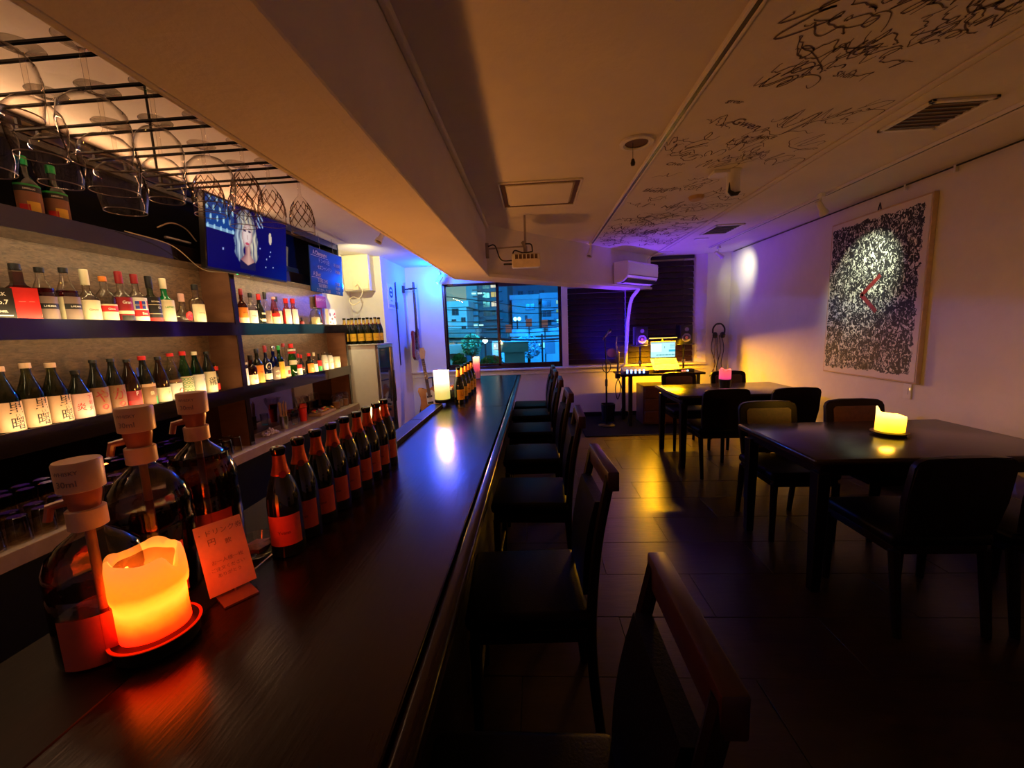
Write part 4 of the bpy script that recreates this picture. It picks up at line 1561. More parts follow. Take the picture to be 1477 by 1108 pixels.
# candle half hidden behind the far champagne bottles
t = thing('pillar_candle', 'bright candle half hidden behind the farthest champagne bottles', 'candle', (-.83, 2.02, .823))
b = B()
lathe(b, [(0, 0), (.056, 0), (.060, .008), (.060, .018), (0, .020)], 28)
obj('candle_dish', b, black_p, t)
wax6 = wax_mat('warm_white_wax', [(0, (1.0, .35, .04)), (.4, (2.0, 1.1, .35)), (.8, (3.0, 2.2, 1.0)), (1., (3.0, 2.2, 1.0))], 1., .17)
pillar_candle(t, .17, .052, lambda a: .03 * math.cos(2 * a + 1), wax6, .020, False)
# candle at the far end of the ledge
t = thing('pillar_candle', 'tall white lit candle on a black base at the ledge end', 'candle', (-.775, 3.25, .823))
b = B()
lathe(b, [(0, 0), (.060, 0), (.066, .010), (.066, .022), (.062, .026), (0, .026)], 30)
obj('candle_dish', b, black_p, t)
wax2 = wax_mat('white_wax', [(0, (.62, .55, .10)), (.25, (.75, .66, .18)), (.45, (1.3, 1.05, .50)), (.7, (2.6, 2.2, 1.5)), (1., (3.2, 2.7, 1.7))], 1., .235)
pillar_candle(t, .235, .063, lambda a: .01 * math.cos(2 * a), wax2, .026, False)
# pink glass candle at the end of the counter
t = thing('glass_candle', 'pink and white lit candle in a glass at the far counter end', 'candle', (-.735, 5.0, CZ))
b = B()
lathe(b, [(0, .002), (.044, .002), (.046, .01), (.048, .29), (.046, .29)], 28)
obj('glass_jar', b, GLASS('candle_jar', (.96, .9, .88), (.5, .35, .3), 1.), t)
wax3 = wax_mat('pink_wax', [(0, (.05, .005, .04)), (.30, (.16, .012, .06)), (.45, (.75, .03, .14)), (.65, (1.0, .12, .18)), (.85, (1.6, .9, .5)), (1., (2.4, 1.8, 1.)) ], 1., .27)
pillar_candle(t, .27, .042, lambda a: .01 * math.cos(a), wax3, .004, False)

# whisky pump dispensers
pcap = M('pump_cap', (.62, .38, .22), .4, var=.04)
amber_p = M('pump_collar_amber', (.40, .12, .05), .25)
for i, (x, y, zc, hh, lb, full) in enumerate(((-.872, .685, 1.062, .262, 'nearest whisky pump bottle with an empty upper half, left of the candle', .33), (-.930, .860, 1.132, .33, 'middle whisky pump bottle with ribbed shoulders behind the candle', .70), (-.945, 1.035, 1.138, .336, 'farthest whisky pump bottle, filled dark up to the shoulder', .86))):
    z0 = .7955
    t = thing('pump_bottle', lb, 'bottle', (x, y, z0), 0, 'whisky pump bottles behind the candle')
    H = zc - z0
    R = .078 if i else .072
    b = B()
    pr = [(0, 0), (R * .92, 0), (R, .012), (R, H * .52), (R * .97, H * .54), (R, H * .56), (R * .97, H * .60), (R, H * .63), (R * .98, H * .70), (R * .86, H * .80), (R * .62, H * .88), (R * .36, H * .94), (R * .30, H * .96), (R * .30, H)]
    lathe(b, pr, 32, sq=.12)
    obj('plastic_body', b, petg, t)
    b = B()
    hl = H * full
    q = [(max(0, a - .002), c + .002) for a, c in pr if c < hl]
    q += [(q[-1][0], hl), (0, hl)]
    lathe(b, q, 30, sq=.12)
    obj('whisky_fill', b, whisky, t)
    b = B()
    tube(b, [(0, 0, .02), (0, 0, H)], .008, 10)
    obj('dip_tube', b, M('dip_tube_plastic', (.42, .20, .10), .3) if i == 0 else bpy.data.materials['dip_tube_plastic'], t)
    b = B()
    lathe(b, [(.0255, H - .008), (.029, H - .006), (.029, H + .030), (.0265, H + .032), (0, H + .032)], 24)
    obj('screw_collar', b, pcap, t)
    b = B()
    lathe(b, [(.022, H + .031), (.024, H + .045), (.027, H + .060), (.027, H + .072)], 24)
    obj('pump_cylinder', b, amber_p, t)
    b = B()
    lathe(b, [(.030, H + .068), (.034, H + .070), (.035, H + .122), (.033, H + .126), (0, H + .127)], 26)
    cp = obj('pump_cap', b, pcap, t)
    for s, sz, dz in (('WHISKY', .010, .108), ('30ml', .016, .088)):
        b = B()
        text_bm(b, s, sz, lambda u, v: (.0356 * math.cos(-1.25 + u / .0356), .0356 * math.sin(-1.25 + u / .0356), H + dz + v))
        obj('lettering', b, gry_p, cp, smooth=False)
    b = B()
    d = V((-.80, -.60, 0))
    tube(b, [V((0, 0, H + .048)) + d * .02, V((0, 0, H + .044)) + d * .046, V((0, 0, H + .018)) + d * .052], [.009, .0085, .007], 8)
    obj('spout', b, amber_p, t)
    b = band(R, H * .05, H * .42, -.9, .75, off=.0035)
    obj('label', b, M('whisky_label', (.50, .10, .05), .5) if i == 0 else bpy.data.materials['whisky_label'], t)

# table card on its stand, and a small dish behind it
t = thing('table_card', 'tilted price card in a clear stand beside the candle', 'card', (-.735, .845, CZ), 0)
t.rotation_euler = (0, 0, .95)
b = B()
poly(b, [(-.048, .0), (.048, .0), (.048, .165), (-.048, .165)], .0045, 'XZ')
bmesh.ops.rotate(b, cent=(0, 0, 0), matrix=Matrix.Rotation(-.42, 3, 'X'), verts=b.verts[:])
bmesh.ops.translate(b, vec=(0, 0, .012), verts=b.verts[:])
cd = obj('card', b, M('card_paper', (.62, .42, .30), .6), t)
b = B()
R_ = Matrix.Rotation(-.42, 3, 'X')


def on_card(u, v):
    q = R_ @ V((u, -.0008, v))
    return q + V((0, 0, .012))


for s, u0, v0, sz in (('・ドリンク券', 0, .142, .016), ('円', -.02, .120, .018), ('飲', .012, .112, .014), ('お一人様一枚', .002, .072, .011), ('ご注文ください', 0, .055, .010), ('ありがとう', 0, .040, .010)):
    text_bm(b, s, sz, lambda u, v: on_card(u0 + u, v0 + v))
obj('lettering', b, gry_p, cd, smooth=False)
b = B()
poly(b, [(-.05, .0), (-.05, .004), (.055, .004), (.055, 0)], .07, 'YZ', (-.035, 0, 0))
poly(b, [(.0, .004), (.05, .004), (.032, .06)], .004, 'YZ', (0, 0, 0))
obj('stand', b, M('acrylic', (.20, .11, .08), .2), t)
t = thing('glass_dish', 'small faceted glass ashtray between the card and the champagne', 'dish', (-.80, 1.02, CZ - .003))
b = B()
lathe(b, [(0, .008), (.030, .010), (.044, .050), (.048, .050), (.040, .004), (.034, 0), (0, 0)], 20)
obj('bowl', b, clear, t)
b = B()
lathe(b, [(0, .012), (.028, .014), (.034, .028), (0, .034)], 14, wob=lambda a, z: 1 + .15 * math.sin(6 * a))
obj('contents', b, M('nuts', (.30, .10, .06), .5, ns=80, var=.5), t)


# champagne bottles
def champagne(label, loc, foil, lm, group, h=.305, r=.0435, face=-1.15, col=True, dark_top=True):
    t = thing('champagne_bottle', label, 'bottle', loc, 0, group)
    pr = [(a * r, c * h) for a, c in STY['champ']]
    b = B()
    lathe(b, pr, 28)
    obj('glass_body', b, champ_g, t)
    b = B()
    q = [(a * r + .0010, c * h) for a, c in STY['champ'] if .74 < c < .945]
    q = [(q[0][0] + .0005, q[0][1] - .001)] + q
    lathe(b, q, 26, wob=lambda a, z: 1 + .012 * math.sin(11 * a))
    obj('neck_foil', b, foil, t)
    b = B()
    lathe(b, [(r * .36, h * .93), (r * .43, h * .955), (r * .45, h * .99), (r * .38, h * 1.003), (0, h * 1.005)], 20)
    obj('cork_cap', b, champ_g if dark_top else foil, t)
    b = band(r * .515, h * .752, h * .766, 0, PI, 24, .0016)
    obj('foil_band', b, foil, t)
    b = band(r, h * .12, h * .40, face, 1.05)
    lo = obj('label', b, lm, t)
    b = B()
    R = r + .0012
    text_bm(b, 'Yvann', .013, lambda u, v: (R * math.cos(face + u / R), R * math.sin(face + u / R), h * .245 + v))
    obj('lettering', b, dred, lo, smooth=False)
    b = B()
    vs = [b.verts.new((.0262 * math.cos(face + .35 + .010 * math.cos(a) / .026), .0262 * math.sin(face + .35 + .010 * math.cos(a) / .026), h * .765 + .010 * math.sin(a))) for a in [i * PI / 6 for i in range(12)]]
    b.faces.new(vs)
    obj('seal', b, dred, t, smooth=False)
    return t


c0 = None
for i, (x, y) in enumerate(((-.712, 1.027), (-.714, 1.122), (-.712, 1.216), (-.708, 1.310), (-.708, 1.405), (-.703, 1.497), (-.703, 1.590), (-.699, 1.682), (-.699, 1.775))):
    lb = 'dark champagne bottle with red label, %s of the counter row' % (ORD[i] if i < 8 else 'last and farthest')
    if c0 is None:
        c0 = champagne(lb, (x, y, CZ + .0005), foil_o, redlab, 'champagne row along the counter edge')
    else:
        dup(c0, (x, y, CZ + .0005), random.uniform(-.1, .1), lb)
c1 = None
for i, (x, y) in enumerate(((-.640, 3.29), (-.642, 3.47), (-.644, 3.66), (-.645, 3.84), (-.645, 4.01))):
    lb = 'champagne bottle with orange label by the far candles, %s of that row' % (ORD[i] if i < 4 else 'last')
    if c1 is None:
        c1 = champagne(lb, (x, y, CZ + .0005), M('copper_foil', (.85, .32, .06), .3, .6), ylab, 'champagne row by the far candles', face=-.8)
    else:
        dup(c1, (x, y, CZ + .0005), None, lb)
t = thing('condiment_basket', 'small black basket of wrapped bits behind the white candle', 'basket', (-.752, 3.52, CZ + .0005))
b = B()
bx(b, -.045, .045, -.09, .09, 0, .09, .008, 2)
obj('basket', b, black_p, t)
for i in range(4):
    b = B()
    bx(b, -.018, .018, -.012, .012, 0, .035, .004, 1)
    obj('wrapped_bit', b, (paper_w, org_p, black_p, paper)[i], t, (random.uniform(-.015, .015), -.06 + i * .04, .088), (random.uniform(-.3, .3), .3, i))

# little device with blue lights and its cables, near left corner
t = thing('led_controller', 'small black box with two blue indicator lights at the near corner', 'controller', (-.585, .345, CZ + .0005))
b = B()
bx(b, -.075, .045, -.06, .06, 0, .05, .008, 2)
obj('case', b, black_p, t)
b = B()
bx(b, .002, .012, -.006, .004, .0502, .052)
obj('indicator', b, EM('blue_led', (.05, .15, 1.), 6), t)
b = B()
bx(b, .012, .022, -.052, -.045, .0502, .052)
obj('indicator', b, EM('cyan_led', (.15, .5, 1.), 6), t)
for i, pts in enumerate(([(-.525, .36, .83), (-.50, .40, .845), (-.46, .40, .84), (-.435, .36, .815), (-.43, .30, .806)], [(-.44, .385, .806), (-.41, .41, .825), (-.375, .40, .825), (-.355, .36, .806), (-.36, .31, .806)])):
    b = B()
    tube(b, curve_pts(pts, 8), .0045, 8)
    tag(obj('cable', b, black_p), ('black cable arching out of the blue lit box', 'black cable loop lying right of the blue lit box')[i], 'cable')

# ------------------------------------------------------------------ fridge, wall box, far left corner
t = thing('display_fridge', 'slim white display fridge with a glass door at the shelf end', 'fridge', (0, 0, 0))
b = B()
bx(b, -2.30, -1.835, 4.53, 5.02, 0, 1.285, .006, 2)
obj('cabinet', b, white_p, t)
b = B()
for a in ((4.53, 5.02, 0.02, .10), (4.53, 5.02, 1.245, 1.285), (4.53, 4.56, .10, 1.245), (4.99, 5.02, .10, 1.245)):
    bx(b, -1.833, -1.80, *a, .003, 1)
obj('door_frame', b, steel, t)
b = B()
bx(b, -1.826, -1.820, 4.56, 4.99, .10, 1.245)
obj('door_glass', b, M('fridge_glass', (.02, .03, .035), .05, spec=1.0), t)
b = B()
bx(b, -1.800, -1.780, 4.965, 4.985, .55, .95, .004, 1)
obj('door_handle', b, steel, t)
b = B()
bx(b, -2.30, -1.80, 4.52, 5.03, 1.286, 1.300, .003, 1)
obj('top_panel', b, white_p, t)
f0 = None
fm_ = M('yellow_champagne_label', (.85, .50, .04), .45)
k = 0
for row, yy in enumerate((4.60, 4.71)):
    for i in range(5):
        x = -2.20 + i * .092 + row * .0
        lb = 'gold necked champagne bottle on the fridge, %s in the %s row' % (['leftmost', 'second from left', 'middle', 'second from right', 'rightmost'][i], ('front', 'back')[row])
        if f0 is None:
            f0 = champagne(lb, (x, yy, 1.3005), foil_y, fm_, 'champagne bottles on top of the fridge', face=-1.0, dark_top=True)
        else:
            dup(f0, (x, yy, 1.3005), None, lb)
t = thing('wall_cabinet', 'pale box cabinet under the ceiling in front of the blue wall', 'cabinet', (0, 0, 0))
cream = M('cream_board', (.75, .70, .52), .55, var=.04)
b = B()
bx(b, -2.355, -2.03, 5.02, 5.198, 1.96, ZC - .002, .003, 1)
obj('carcass', b, cream, t)
b = B()
bx(b, -2.352, -2.04, 5.008, 5.019, 1.975, ZC - .012, .003, 1)
obj('door', b, cream, t)
t = thing('wall_outlet', 'small wall outlet with a looped pale cord beside the cabinet', 'outlet', (-2.20, 5.003, 2.02))
b = B()
bx(b, -.035, .035, -.010, .004, -.055, .055, .003, 1)
obj('plate', b, paper, t)
b = B()
tube(b, curve_pts([(0, -.015, -.01), (.05, -.04, .01), (.10, -.05, -.08), (.05, -.05, -.16), (-.03, -.04, -.14), (-.08, -.04, -.18), (-.04, -.04, -.24), (.05, -.03, -.2)], 7), .005, 6)
obj('cord', b, paper, t)

# poster, hanging bass, standing guitar
t = thing('wall_poster', 'pale poster with a round dark emblem on the blue wall', 'poster', (-1.938, 5.50, 1.91))
b = B()
bx(b, 0, .004, -.13, .13, -.17, .17)
obj('sheet', b, paper_w, t)
b = B()
lathe(b, [(.045, 0), (.075, 0)], 24)
bmesh.ops.rotate(b, cent=(0, 0, 0), matrix=Matrix.Rotation(PI / 2, 3, 'Y'), verts=b.verts[:])
bmesh.ops.translate(b, vec=(.0055, 0, .06), verts=b.verts[:])
obj('emblem', b, blk_p, t)
b = B()
bx(b, .0045, .006, -.035, .035, .045, .075)
obj('emblem', b, blk_p, t)
b = B()
text_bm(b, 'GUITARS', .05, lambda u, v: (.0055, u, -.125 + v))
text_bm(b, 'tokyo', .03, lambda u, v: (.0055, u, -.05 + v))
obj('lettering', b, blk_p, t, smooth=False)


def guitar(t, L, body, neck_m, fret_m, pick, body_out, scale_z):
    """flat-lying guitar in local XZ: body low, neck up, front towards -Y"""
    b = B()
    poly(b, body_out, .042, 'XZ', (0, -.021, 0))
    bmesh.ops.bevel(b, geom=[e for e in b.edges if abs(e.verts[0].co.y - e.verts[1].co.y) < 1e-4], offset=.008, segments=2, affect='EDGES')
    obj('guitar_body', b, body, t)
    bt_ = max(p[1] for p in body_out) - .09
    b = B()
    bx(b, -.023, .023, -.036, -.014, bt_ - .06, L - .16, .005, 2)
    obj('neck', b, neck_m, t)
    b = B()
    bx(b, -.022, .022, -.041, -.0362, bt_ - .10, L - .16)
    fb = obj('fretboard', b, fret_m, t)
    for i in range(12):
        zf = L - .16 - (L - .16 - bt_) * (1 - 2 ** (-(i + 1) / 8.))
        b = B()
        bx(b, -.022, .022, -.0425, -.041, zf - .0015, zf + .0015)
        obj('fret', b, steel, fb)
    b = B()
    poly(b, [(-.03, L - .16), (.03, L - .16), (.055, L - .06), (.04, L), (-.01, L), (-.035, L - .08)], .016, 'XZ', (0, -.034, 0))
    obj('headstock', b, neck_m, t)
    for i in range(4):
        b = B()
        cyl(b, 0, 0, 0, .022, .007, seg=10)
        obj('tuning_peg', b, steel, t, (-.042, -.026, L - .12 + i * .028), (0, PI / 2, PI))
    b = B()
    poly(b, [(-.05, .16), (.06, .14), (.09, .30), (.05, .36), (-.04, .33)], .003, 'XZ', (0, -.0255, 0))
    obj('pickguard', b, pick, t)
    for zz in (.18, .27):
        b = B()
        bx(b, -.038, .038, -.036, -.025, zz - .014, zz + .014, .003, 1)
        obj('pickup', b, black_p, t)
    b = B()
    bx(b, -.045, .045, -.034, -.02, .085, .125, .003, 1)
    obj('bridge', b, steel, t)
    for i in range(4):
        x = -.016 + i * .0107
        b = B()
        tube(b, [(x, -.046, .11), (x * .9, -.046, L - .15)], .0009, 4)
        obj('string', b, steel, t)


bo = [(-.09, .0), (0, -.012), (.09, .0), (.15, .06), (.16, .14), (.125, .22), (.12, .28), (.16, .36), (.155, .44), (.12, .46), (.075, .40), (.03, .375), (-.03, .375), (-.08, .41), (-.13, .42), (-.15, .37), (-.12, .28), (-.125, .21), (-.16, .13), (-.15, .05)]
red_b = M('red_lacquer', (.20, .012, .010), .15, coat=.5)
maple = M('maple', (.55, .33, .16), .4)
rose = M('rosewood', (.05, .02, .012), .4)
t = thing('bass_guitar', 'dark red bass guitar hung on the blue wall', 'guitar', (-1.80, 6.03, 1.00), PI / 2)
t.rotation_euler = (0, 0, PI / 2 + .0)
guitar(t, 1.16, red_b, rose, rose, black_p, [(x * .98, z_ * 1.05) for x, z_ in bo], 1)
t = thing('guitar_hanger', 'black two pronged wall hanger holding the bass neck', 'hanger', (-1.94, 6.03, 2.06))
b = B()
bx(b, 0, .03, -.03, .03, -.05, .05, .004, 1)
obj('wall_plate', b, black_p, t)
b = B()
tube(b, [(.02, 0, 0), (.10, 0, .0)], .009, 8)
obj('arm', b, black_p, t)
for s in (-1, 1):
    b = B()
    tube(b, [(.10, 0, 0), (.10, s * .05, .0), (.20, s * .045, .01)], .008, 8)
    obj('prong', b, black_p, t)
t = thing('guitar_strap', 'long dark strap hanging on the wall beside the bass', 'strap', (-1.935, 5.68, .95))
b = B()
poly(b, [(-.02, .62), (.0, 1.17), (.03, 1.18), (.02, .62), (.005, .0), (-.018, .0)], .006, 'YZ')
obj('webbing', b, M('strap_fabric', (.02, .02, .05), .8), t)
b = B()
bx(b, .0, .012, -.03, .04, .80, .90, .004, 1)
obj('buckle', b, black_p, t)
t = thing('standing_guitar', 'electric guitar with a maple neck on a stand below the window', 'guitar', (-1.50, 5.62, .22), .25)
t.rotation_euler = (-.14, -.10, .35)
guitar(t, .98, M('amber_burst', (.50, .20, .07), .2, coat=.4), maple, rose, paper_w, bo, 1)
t = thing('guitar_stand', 'black tubular guitar stand under the electric guitar', 'stand', (-1.50, 5.68, 0))
for s in (-1, 1):
    b = B()
    tube(b, [(0, .05, .62), (s * .16, -.12, .30), (s * .2, -.2, .0)], .009, 8)
    obj('leg', b, black_p, t)
b = B()
tube(b, [(0, .05, .62), (0, .16, .0)], .009, 8)
obj('leg', b, black_p, t)
b = B()
tube(b, curve_pts([(-.05, -.06, .70), (-.06, .03, .74), (0, .06, .75), (.06, .03, .74), (.10, -.06, .74)], 6), .009, 8)
tube(b, [(0, .06, .75), (0, .05, .62)], .009, 8)
obj('yoke', b, black_p, t)

# ------------------------------------------------------------------ projector and air conditioner
t = thing('projector', 'white projector hung from the dropped soffit by a bracket', 'projector', (-.05, 3.70, 2.02), .0)
t.rotation_euler = (.10, 0, .06)
b = B()
bx(b, -.125, .125, -.10, .10, -.075, .045, .012, 2)
obj('case', b, M('projector_case', (.70, .66, .60), .45), t)
b = B()
bx(b, -.105, .105, -.104, -.099, -.005, .036, .002, 1)
obj('grille', b, gap, t)
for i in range(7):
    b = B()
    bx(b, -.105 + i * .034, -.097 + i * .034, -.1065, -.104, -.005, .036)
    obj('grille_bar', b, white_p, t)
b = B()
poly(b, [(-.118, -.07), (.118, -.07), (.118, -.012), (.09, -.002), (-.09, -.002), (-.118, -.012)], .012, 'XZ', (0, -.110, 0))
obj('front_cover', b, M('projector_cover', (.72, .60, .46), .45), t)
b = B()
tube(b, [(0, 0, .04), (0, 0, .10), (-.02, .02, .15)], .018, 10)
tube(b, [(0, .0, .10), (.0, .0, .37)], .010, 8)
obj('ceiling_mount', b, M('mount_metal', (.35, .30, .27), .4, .4), t)
b = B()
bx(b, -.355, -.325, -.02, .02, .02, .15, .003, 1)
tube(b, [(-.34, 0, .10), (-.02, .0, .11)], .007, 8)
obj('side_arm', b, bpy.data.materials['mount_metal'], t)
b = B()
bx(b, -.20, -.10, -.02, .0, -.045, -.03, .003, 1)
obj('antenna', b, black_p, t)
for i, pts in enumerate(([(-.33, -.02, .12), (-.27, -.05, .12), (-.22, -.06, .0), (-.12, -.05, -.01)], [(-.12, -.05, .01), (-.10, -.07, .07), (-.02, -.06, .05), (.06, -.05, .06)], [(.0, -.02, .13), (.05, -.03, .12), (.06, -.04, .06)])):
    b = B()
    tube(b, curve_pts(pts, 7), .006, 6)
    obj('cable', b, black_p, t)

t = thing('air_conditioner', 'white wall air conditioner mounted on the diagonal soffit', 'air conditioner', (1.075, 5.49, 1.955))
t.rotation_euler = (0, 0, math.atan2(DY, DX))
acm = M('ac_white', (.76, .74, .78), .35, var=.02)
b = B()
pr = [(-.005, 0), (-.085, .0), (-.14, .012), (-.195, .055), (-.215, .10), (-.215, .255), (-.205, .27), (-.005, .27)]
poly(b, [(p[0], p[1]) for p in pr], .80, 'YZ', (0, 0, 0))
bmesh.ops.bevel(b, geom=[e for e in b.edges if abs(e.verts[0].co.x - e.verts[1].co.x) < 1e-4], offset=.006, segments=2, affect='EDGES')
obj('case', b, acm, t)
b = B()
bx(b, .02, .78, -.2195, -.214, .10, .245, .002, 1)
obj('front_panel', b, acm, t)
b = B()
bx(b, .02, .78, -.2188, -.212, .088, .094)
obj('panel_gap', b, gap, t)
b = B()
poly(b, [(-.095, -.002), (-.142, .008), (-.192, .048), (-.196, .045), (-.145, .003), (-.097, -.006)], .74, 'YZ', (.03, 0, 0))
obj('air_outlet', b, black_p, t)
b = B()
poly(b, [(-.10, -.008), (-.15, .002), (-.152, -.002), (-.10, -.012)], .72, 'YZ', (.04, 0, 0))
obj('louver', b, acm, t)
b = B()
bx(b, .76, .775, -.2205, -.219, .235, .24)
obj('brand_mark', b, gry_p, t)
b = B()
tube(b, curve_pts([(1.50, 5.93, 1.955), (1.53, 6.02, 1.90), (1.46, 6.10, 1.78), (1.42, 6.12, 1.55), (1.395, 6.12, 1.2), (1.38, 6.13, .82)], 8), .026, 12)
tag(obj('drain_hose', b, white_p), 'white hose curving down from the air conditioner to the sill', 'hose')
b = B()
tube(b, curve_pts([(1.62, 5.92, 2.20), (1.68, 6.0, 2.33), (1.8, 5.9, 2.385), (2.0, 5.95, 2.392)], 8), .007, 8)
tag(obj('cable_conduit', b, white_p), 'thin white conduit from the air conditioner to the ceiling', 'conduit')

# ------------------------------------------------------------------ desk corner
DZ = .735
t = thing('desk', 'narrow dark desk holding the laptop and mixer in the corner', 'desk', (0, 0, 0))
b = B()
bx(b, 1.16, 2.28, 5.44, 5.98, DZ - .028, DZ, .003, 1)
obj('desk_top', b, dark_wood, t)
for x in (1.30, 2.20):
    for y in (5.50, 5.92):
        b = B()
        bx(b, x - .025, x + .025, y - .025, y + .025, 0, DZ - .028, .003, 1)
        obj('leg', b, black_p, t)
t = thing('laptop', 'open laptop with a bright screen under the yellow light bar', 'laptop', (1.80, 5.60, DZ + .0005))
b = B()
bx(b, -.175, .175, -.235, .0, -.009, .009, .004, 1)
bmesh.ops.rotate(b, cent=(0, 0, 0), matrix=Matrix.Rotation(.66, 3, 'X'), verts=b.verts[:])
bmesh.ops.translate(b, vec=(0, .105, .178), verts=b.verts[:])
obj('keyboard_base', b, M('laptop_silver', (.66, .62, .52), .4), t)
for s in (-.12, .12):
    b = B()
    poly(b, [(-.085, 0), (.10, 0), (.10, .150), (-.072, .012)], .02, 'YZ', (s - .01, 0, 0))
    obj('stand_foot', b, black_p, t)
b = B()
poly(b, [(-.175, .0), (.175, .0), (.175, .235), (-.175, .235)], .006, 'XZ', (0, .112, .188))
lid = obj('screen_lid', b, black_p, t)


def lappic(u, v):
    c = (.55, .95, .95)
    if v > .93:
        return (.35, .55, .6)
    if .10 < v < .17 and u > .22:
        c = (.1, .45, .5) if int(u * 60) % 3 else (.4, .8, .8)
    elif u > .78 and .55 < v < .85:
        c = (.25, .70, .78) if int(v * 40) % 2 else (.5, .9, .9)
    elif u > .74 and .35 < v < .48:
        c = (.05, .55, .75)
    elif .42 < u < .62 and .58 < v < .72 and int(u * 50) % 4 == 0:
        c = (.1, .35, .4)
    elif u < .45 and .35 < v < .9:
        c = (.85, 1., .95)
    return c


sc = vcol_screen('screen', .335, .215, 48, 30, lappic, 1.1, lid, 0)
sc.location = (0, .1105, .306)
b = B()
bx(b, -.14, .14, -.115, -.025, .0092, .0105)
bmesh.ops.rotate(b, cent=(0, 0, 0), matrix=Matrix.Rotation(.66, 3, 'X'), verts=b.verts[:])
bmesh.ops.translate(b, vec=(0, .105, .178), verts=b.verts[:])
obj('keys', b, M('laptop_keys', (.40, .38, .30), .5), t)
t = thing('light_bar', 'slim yellow glowing light bar above the laptop screen', 'lamp', (1.80, 5.74, DZ))
b = B()
bx(b, -.20, .20, -.03, .0, .455, .475, .004, 1)
obj('housing', b, black_p, t)
b = B()
bx(b, -.19, .19, -.0305, -.028, .462, .474)
obj('glow_strip', b, EM('yellow_strip', (1., .72, .12), 1.6), t)
b = B()
tube(b, [(0, 0, 0), (0, 0, .46)], .010, 8)
bx(b, -.06, .06, -.05, .05, 0.0005, .01, .002, 1)
obj('post', b, black_p, t)
for x, lb in ((1.52, 'black monitor speaker on the left desk stand'), (2.13, 'black monitor speaker on the right desk stand beside the reveal')):
    t = thing('monitor_speaker', lb, 'speaker', (x, 5.84, DZ + .375), 0, 'monitor speakers on the desk')
    b = B()
    bx(b, -.085, .085, -.10, .09, 0, .26, .006, 2)
    obj('cabinet', b, black_p, t)
    b = B()
    lathe(b, [(.058, 0), (.062, .006), (.056, .008), (.048, .004), (.02, -.004), (0, .004)], 26)
    bmesh.ops.rotate(b, cent=(0, 0, 0), matrix=Matrix.Rotation(PI / 2, 3, 'X'), verts=b.verts[:])
    bmesh.ops.translate(b, vec=(0, -.101, .085), verts=b.verts[:])
    obj('woofer', b, grey_p, t)
    b = B()
    lathe(b, [(0, .007), (.020, .006), (.022, 0)], 18)
    bmesh.ops.rotate(b, cent=(0, 0, 0), matrix=Matrix.Rotation(PI / 2, 3, 'X'), verts=b.verts[:])
    bmesh.ops.translate(b, vec=(0, -.1035, .085), verts=b.verts[:])
    obj('dust_cap', b, M('copper_dome', (.75, .32, .22), .3, .4) if x < 2 else bpy.data.materials['copper_dome'], t)
    b = B()
    lathe(b, [(.026, 0), (.028, .005), (.012, .003), (0, .006)], 20)
    bmesh.ops.rotate(b, cent=(0, 0, 0), matrix=Matrix.Rotation(PI / 2, 3, 'X'), verts=b.verts[:])
    bmesh.ops.translate(b, vec=(0, -.101, .20), verts=b.verts[:])
    obj('tweeter', b, grey_p, t)
    t = thing('speaker_stand', lb.replace('monitor speaker on the', 'pole and plate of the').replace('desk stand', 'speaker'), 'stand', (x, 5.84, DZ), 0, 'speaker stands on the desk')
    b = B()
    bx(b, -.11, .11, -.11, .10, .362, .374, .002, 1)
    obj('plate', b, black_p, t)
    b = B()
    tube(b, [(0, 0, .005), (0, 0, .362)], .014, 10)
    obj('pole', b, blk_metal, t)
    b = B()
    lathe(b, [(0, .0), (.024, 0), (.024, .05), (0, .05)], 14, (0, 0, .10))
    obj('clamp', b, steel, t)
    b = B()
    bx(b, -.07, .07, -.07, .07, 0.0005, .012, .003, 1)
    obj('base', b, black_p, t)
t = thing('mixer', 'small mixer with a row of glowing blue faders on the desk', 'mixer', (1.37, 5.55, DZ + .0005))
b = B()
poly(b, [(-.09, 0), (.09, 0), (.09, .085), (-.09, .045)], .34, 'YZ', (-.17, 0, 0))
obj('case', b, M('mixer_case', (.05, .06, .20), .4), t)
bl = EM('blue_fader', (.25, .45, 1.), 4.)
for i in range(5):
    b = B()
    bx(b, -.012, .012, -.094, -.088, .012, .066, .003, 1)
    obj('fader', b, bl, t, (-.12 + i * .055, 0, 0))
t = thing('midi_controller', 'black controller with red and blue lights behind the chair', 'controller', (2.02, 5.52, DZ + .0005))
b = B()
bx(b, -.12, .12, -.06, .06, 0, .05, .006, 2)
obj('case', b, black_p, t)
for i, cm_ in enumerate((EM('red_led', (1., .12, .08), 3), EM('red_led_dim', (1., .2, .1), 2), EM('sky_led', (.4, .7, 1.), 4))):
    b = B()
    bx(b, -.05 + i * .034, -.027 + i * .034, -.0615, -.060, .018, .036)
    obj('indicator', b, cm_, t)
# drawer chest under the desk
t = thing('drawer_chest', 'reddish wooden chest under the desk', 'chest', (1.74, 5.70, 0))
chm = WOOD('red_wood', (.07, .022, .010), (.13, .045, .02), .4, (1, 1, 3), .06)
b = B()
bx(b, -.26, .26, -.18, .2, .02, .56, .004, 1)
obj('carcass', b, chm, t)
for i in range(3):
    b = B()
    bx(b, -.24, .24, -.196, -.181, .05 + i * .168, .205 + i * .168, .004, 1)
    d = obj('drawer', b, chm, t)
    b = B()
    lathe(b, [(0, 0), (.012, .002), (.014, .014), (0, .018)], 12)
    bmesh.ops.rotate(b, cent=(0, 0, 0), matrix=Matrix.Rotation(PI / 2, 3, 'X'), verts=b.verts[:])
    obj('knob', b, blk_metal, d, (0, -.196, .128 + i * .168))
b = B()
lathe(b, [(0, 0), (.085, 0), (.10, .25), (.095, .25), (.08, .006)], 20, sq=.6)
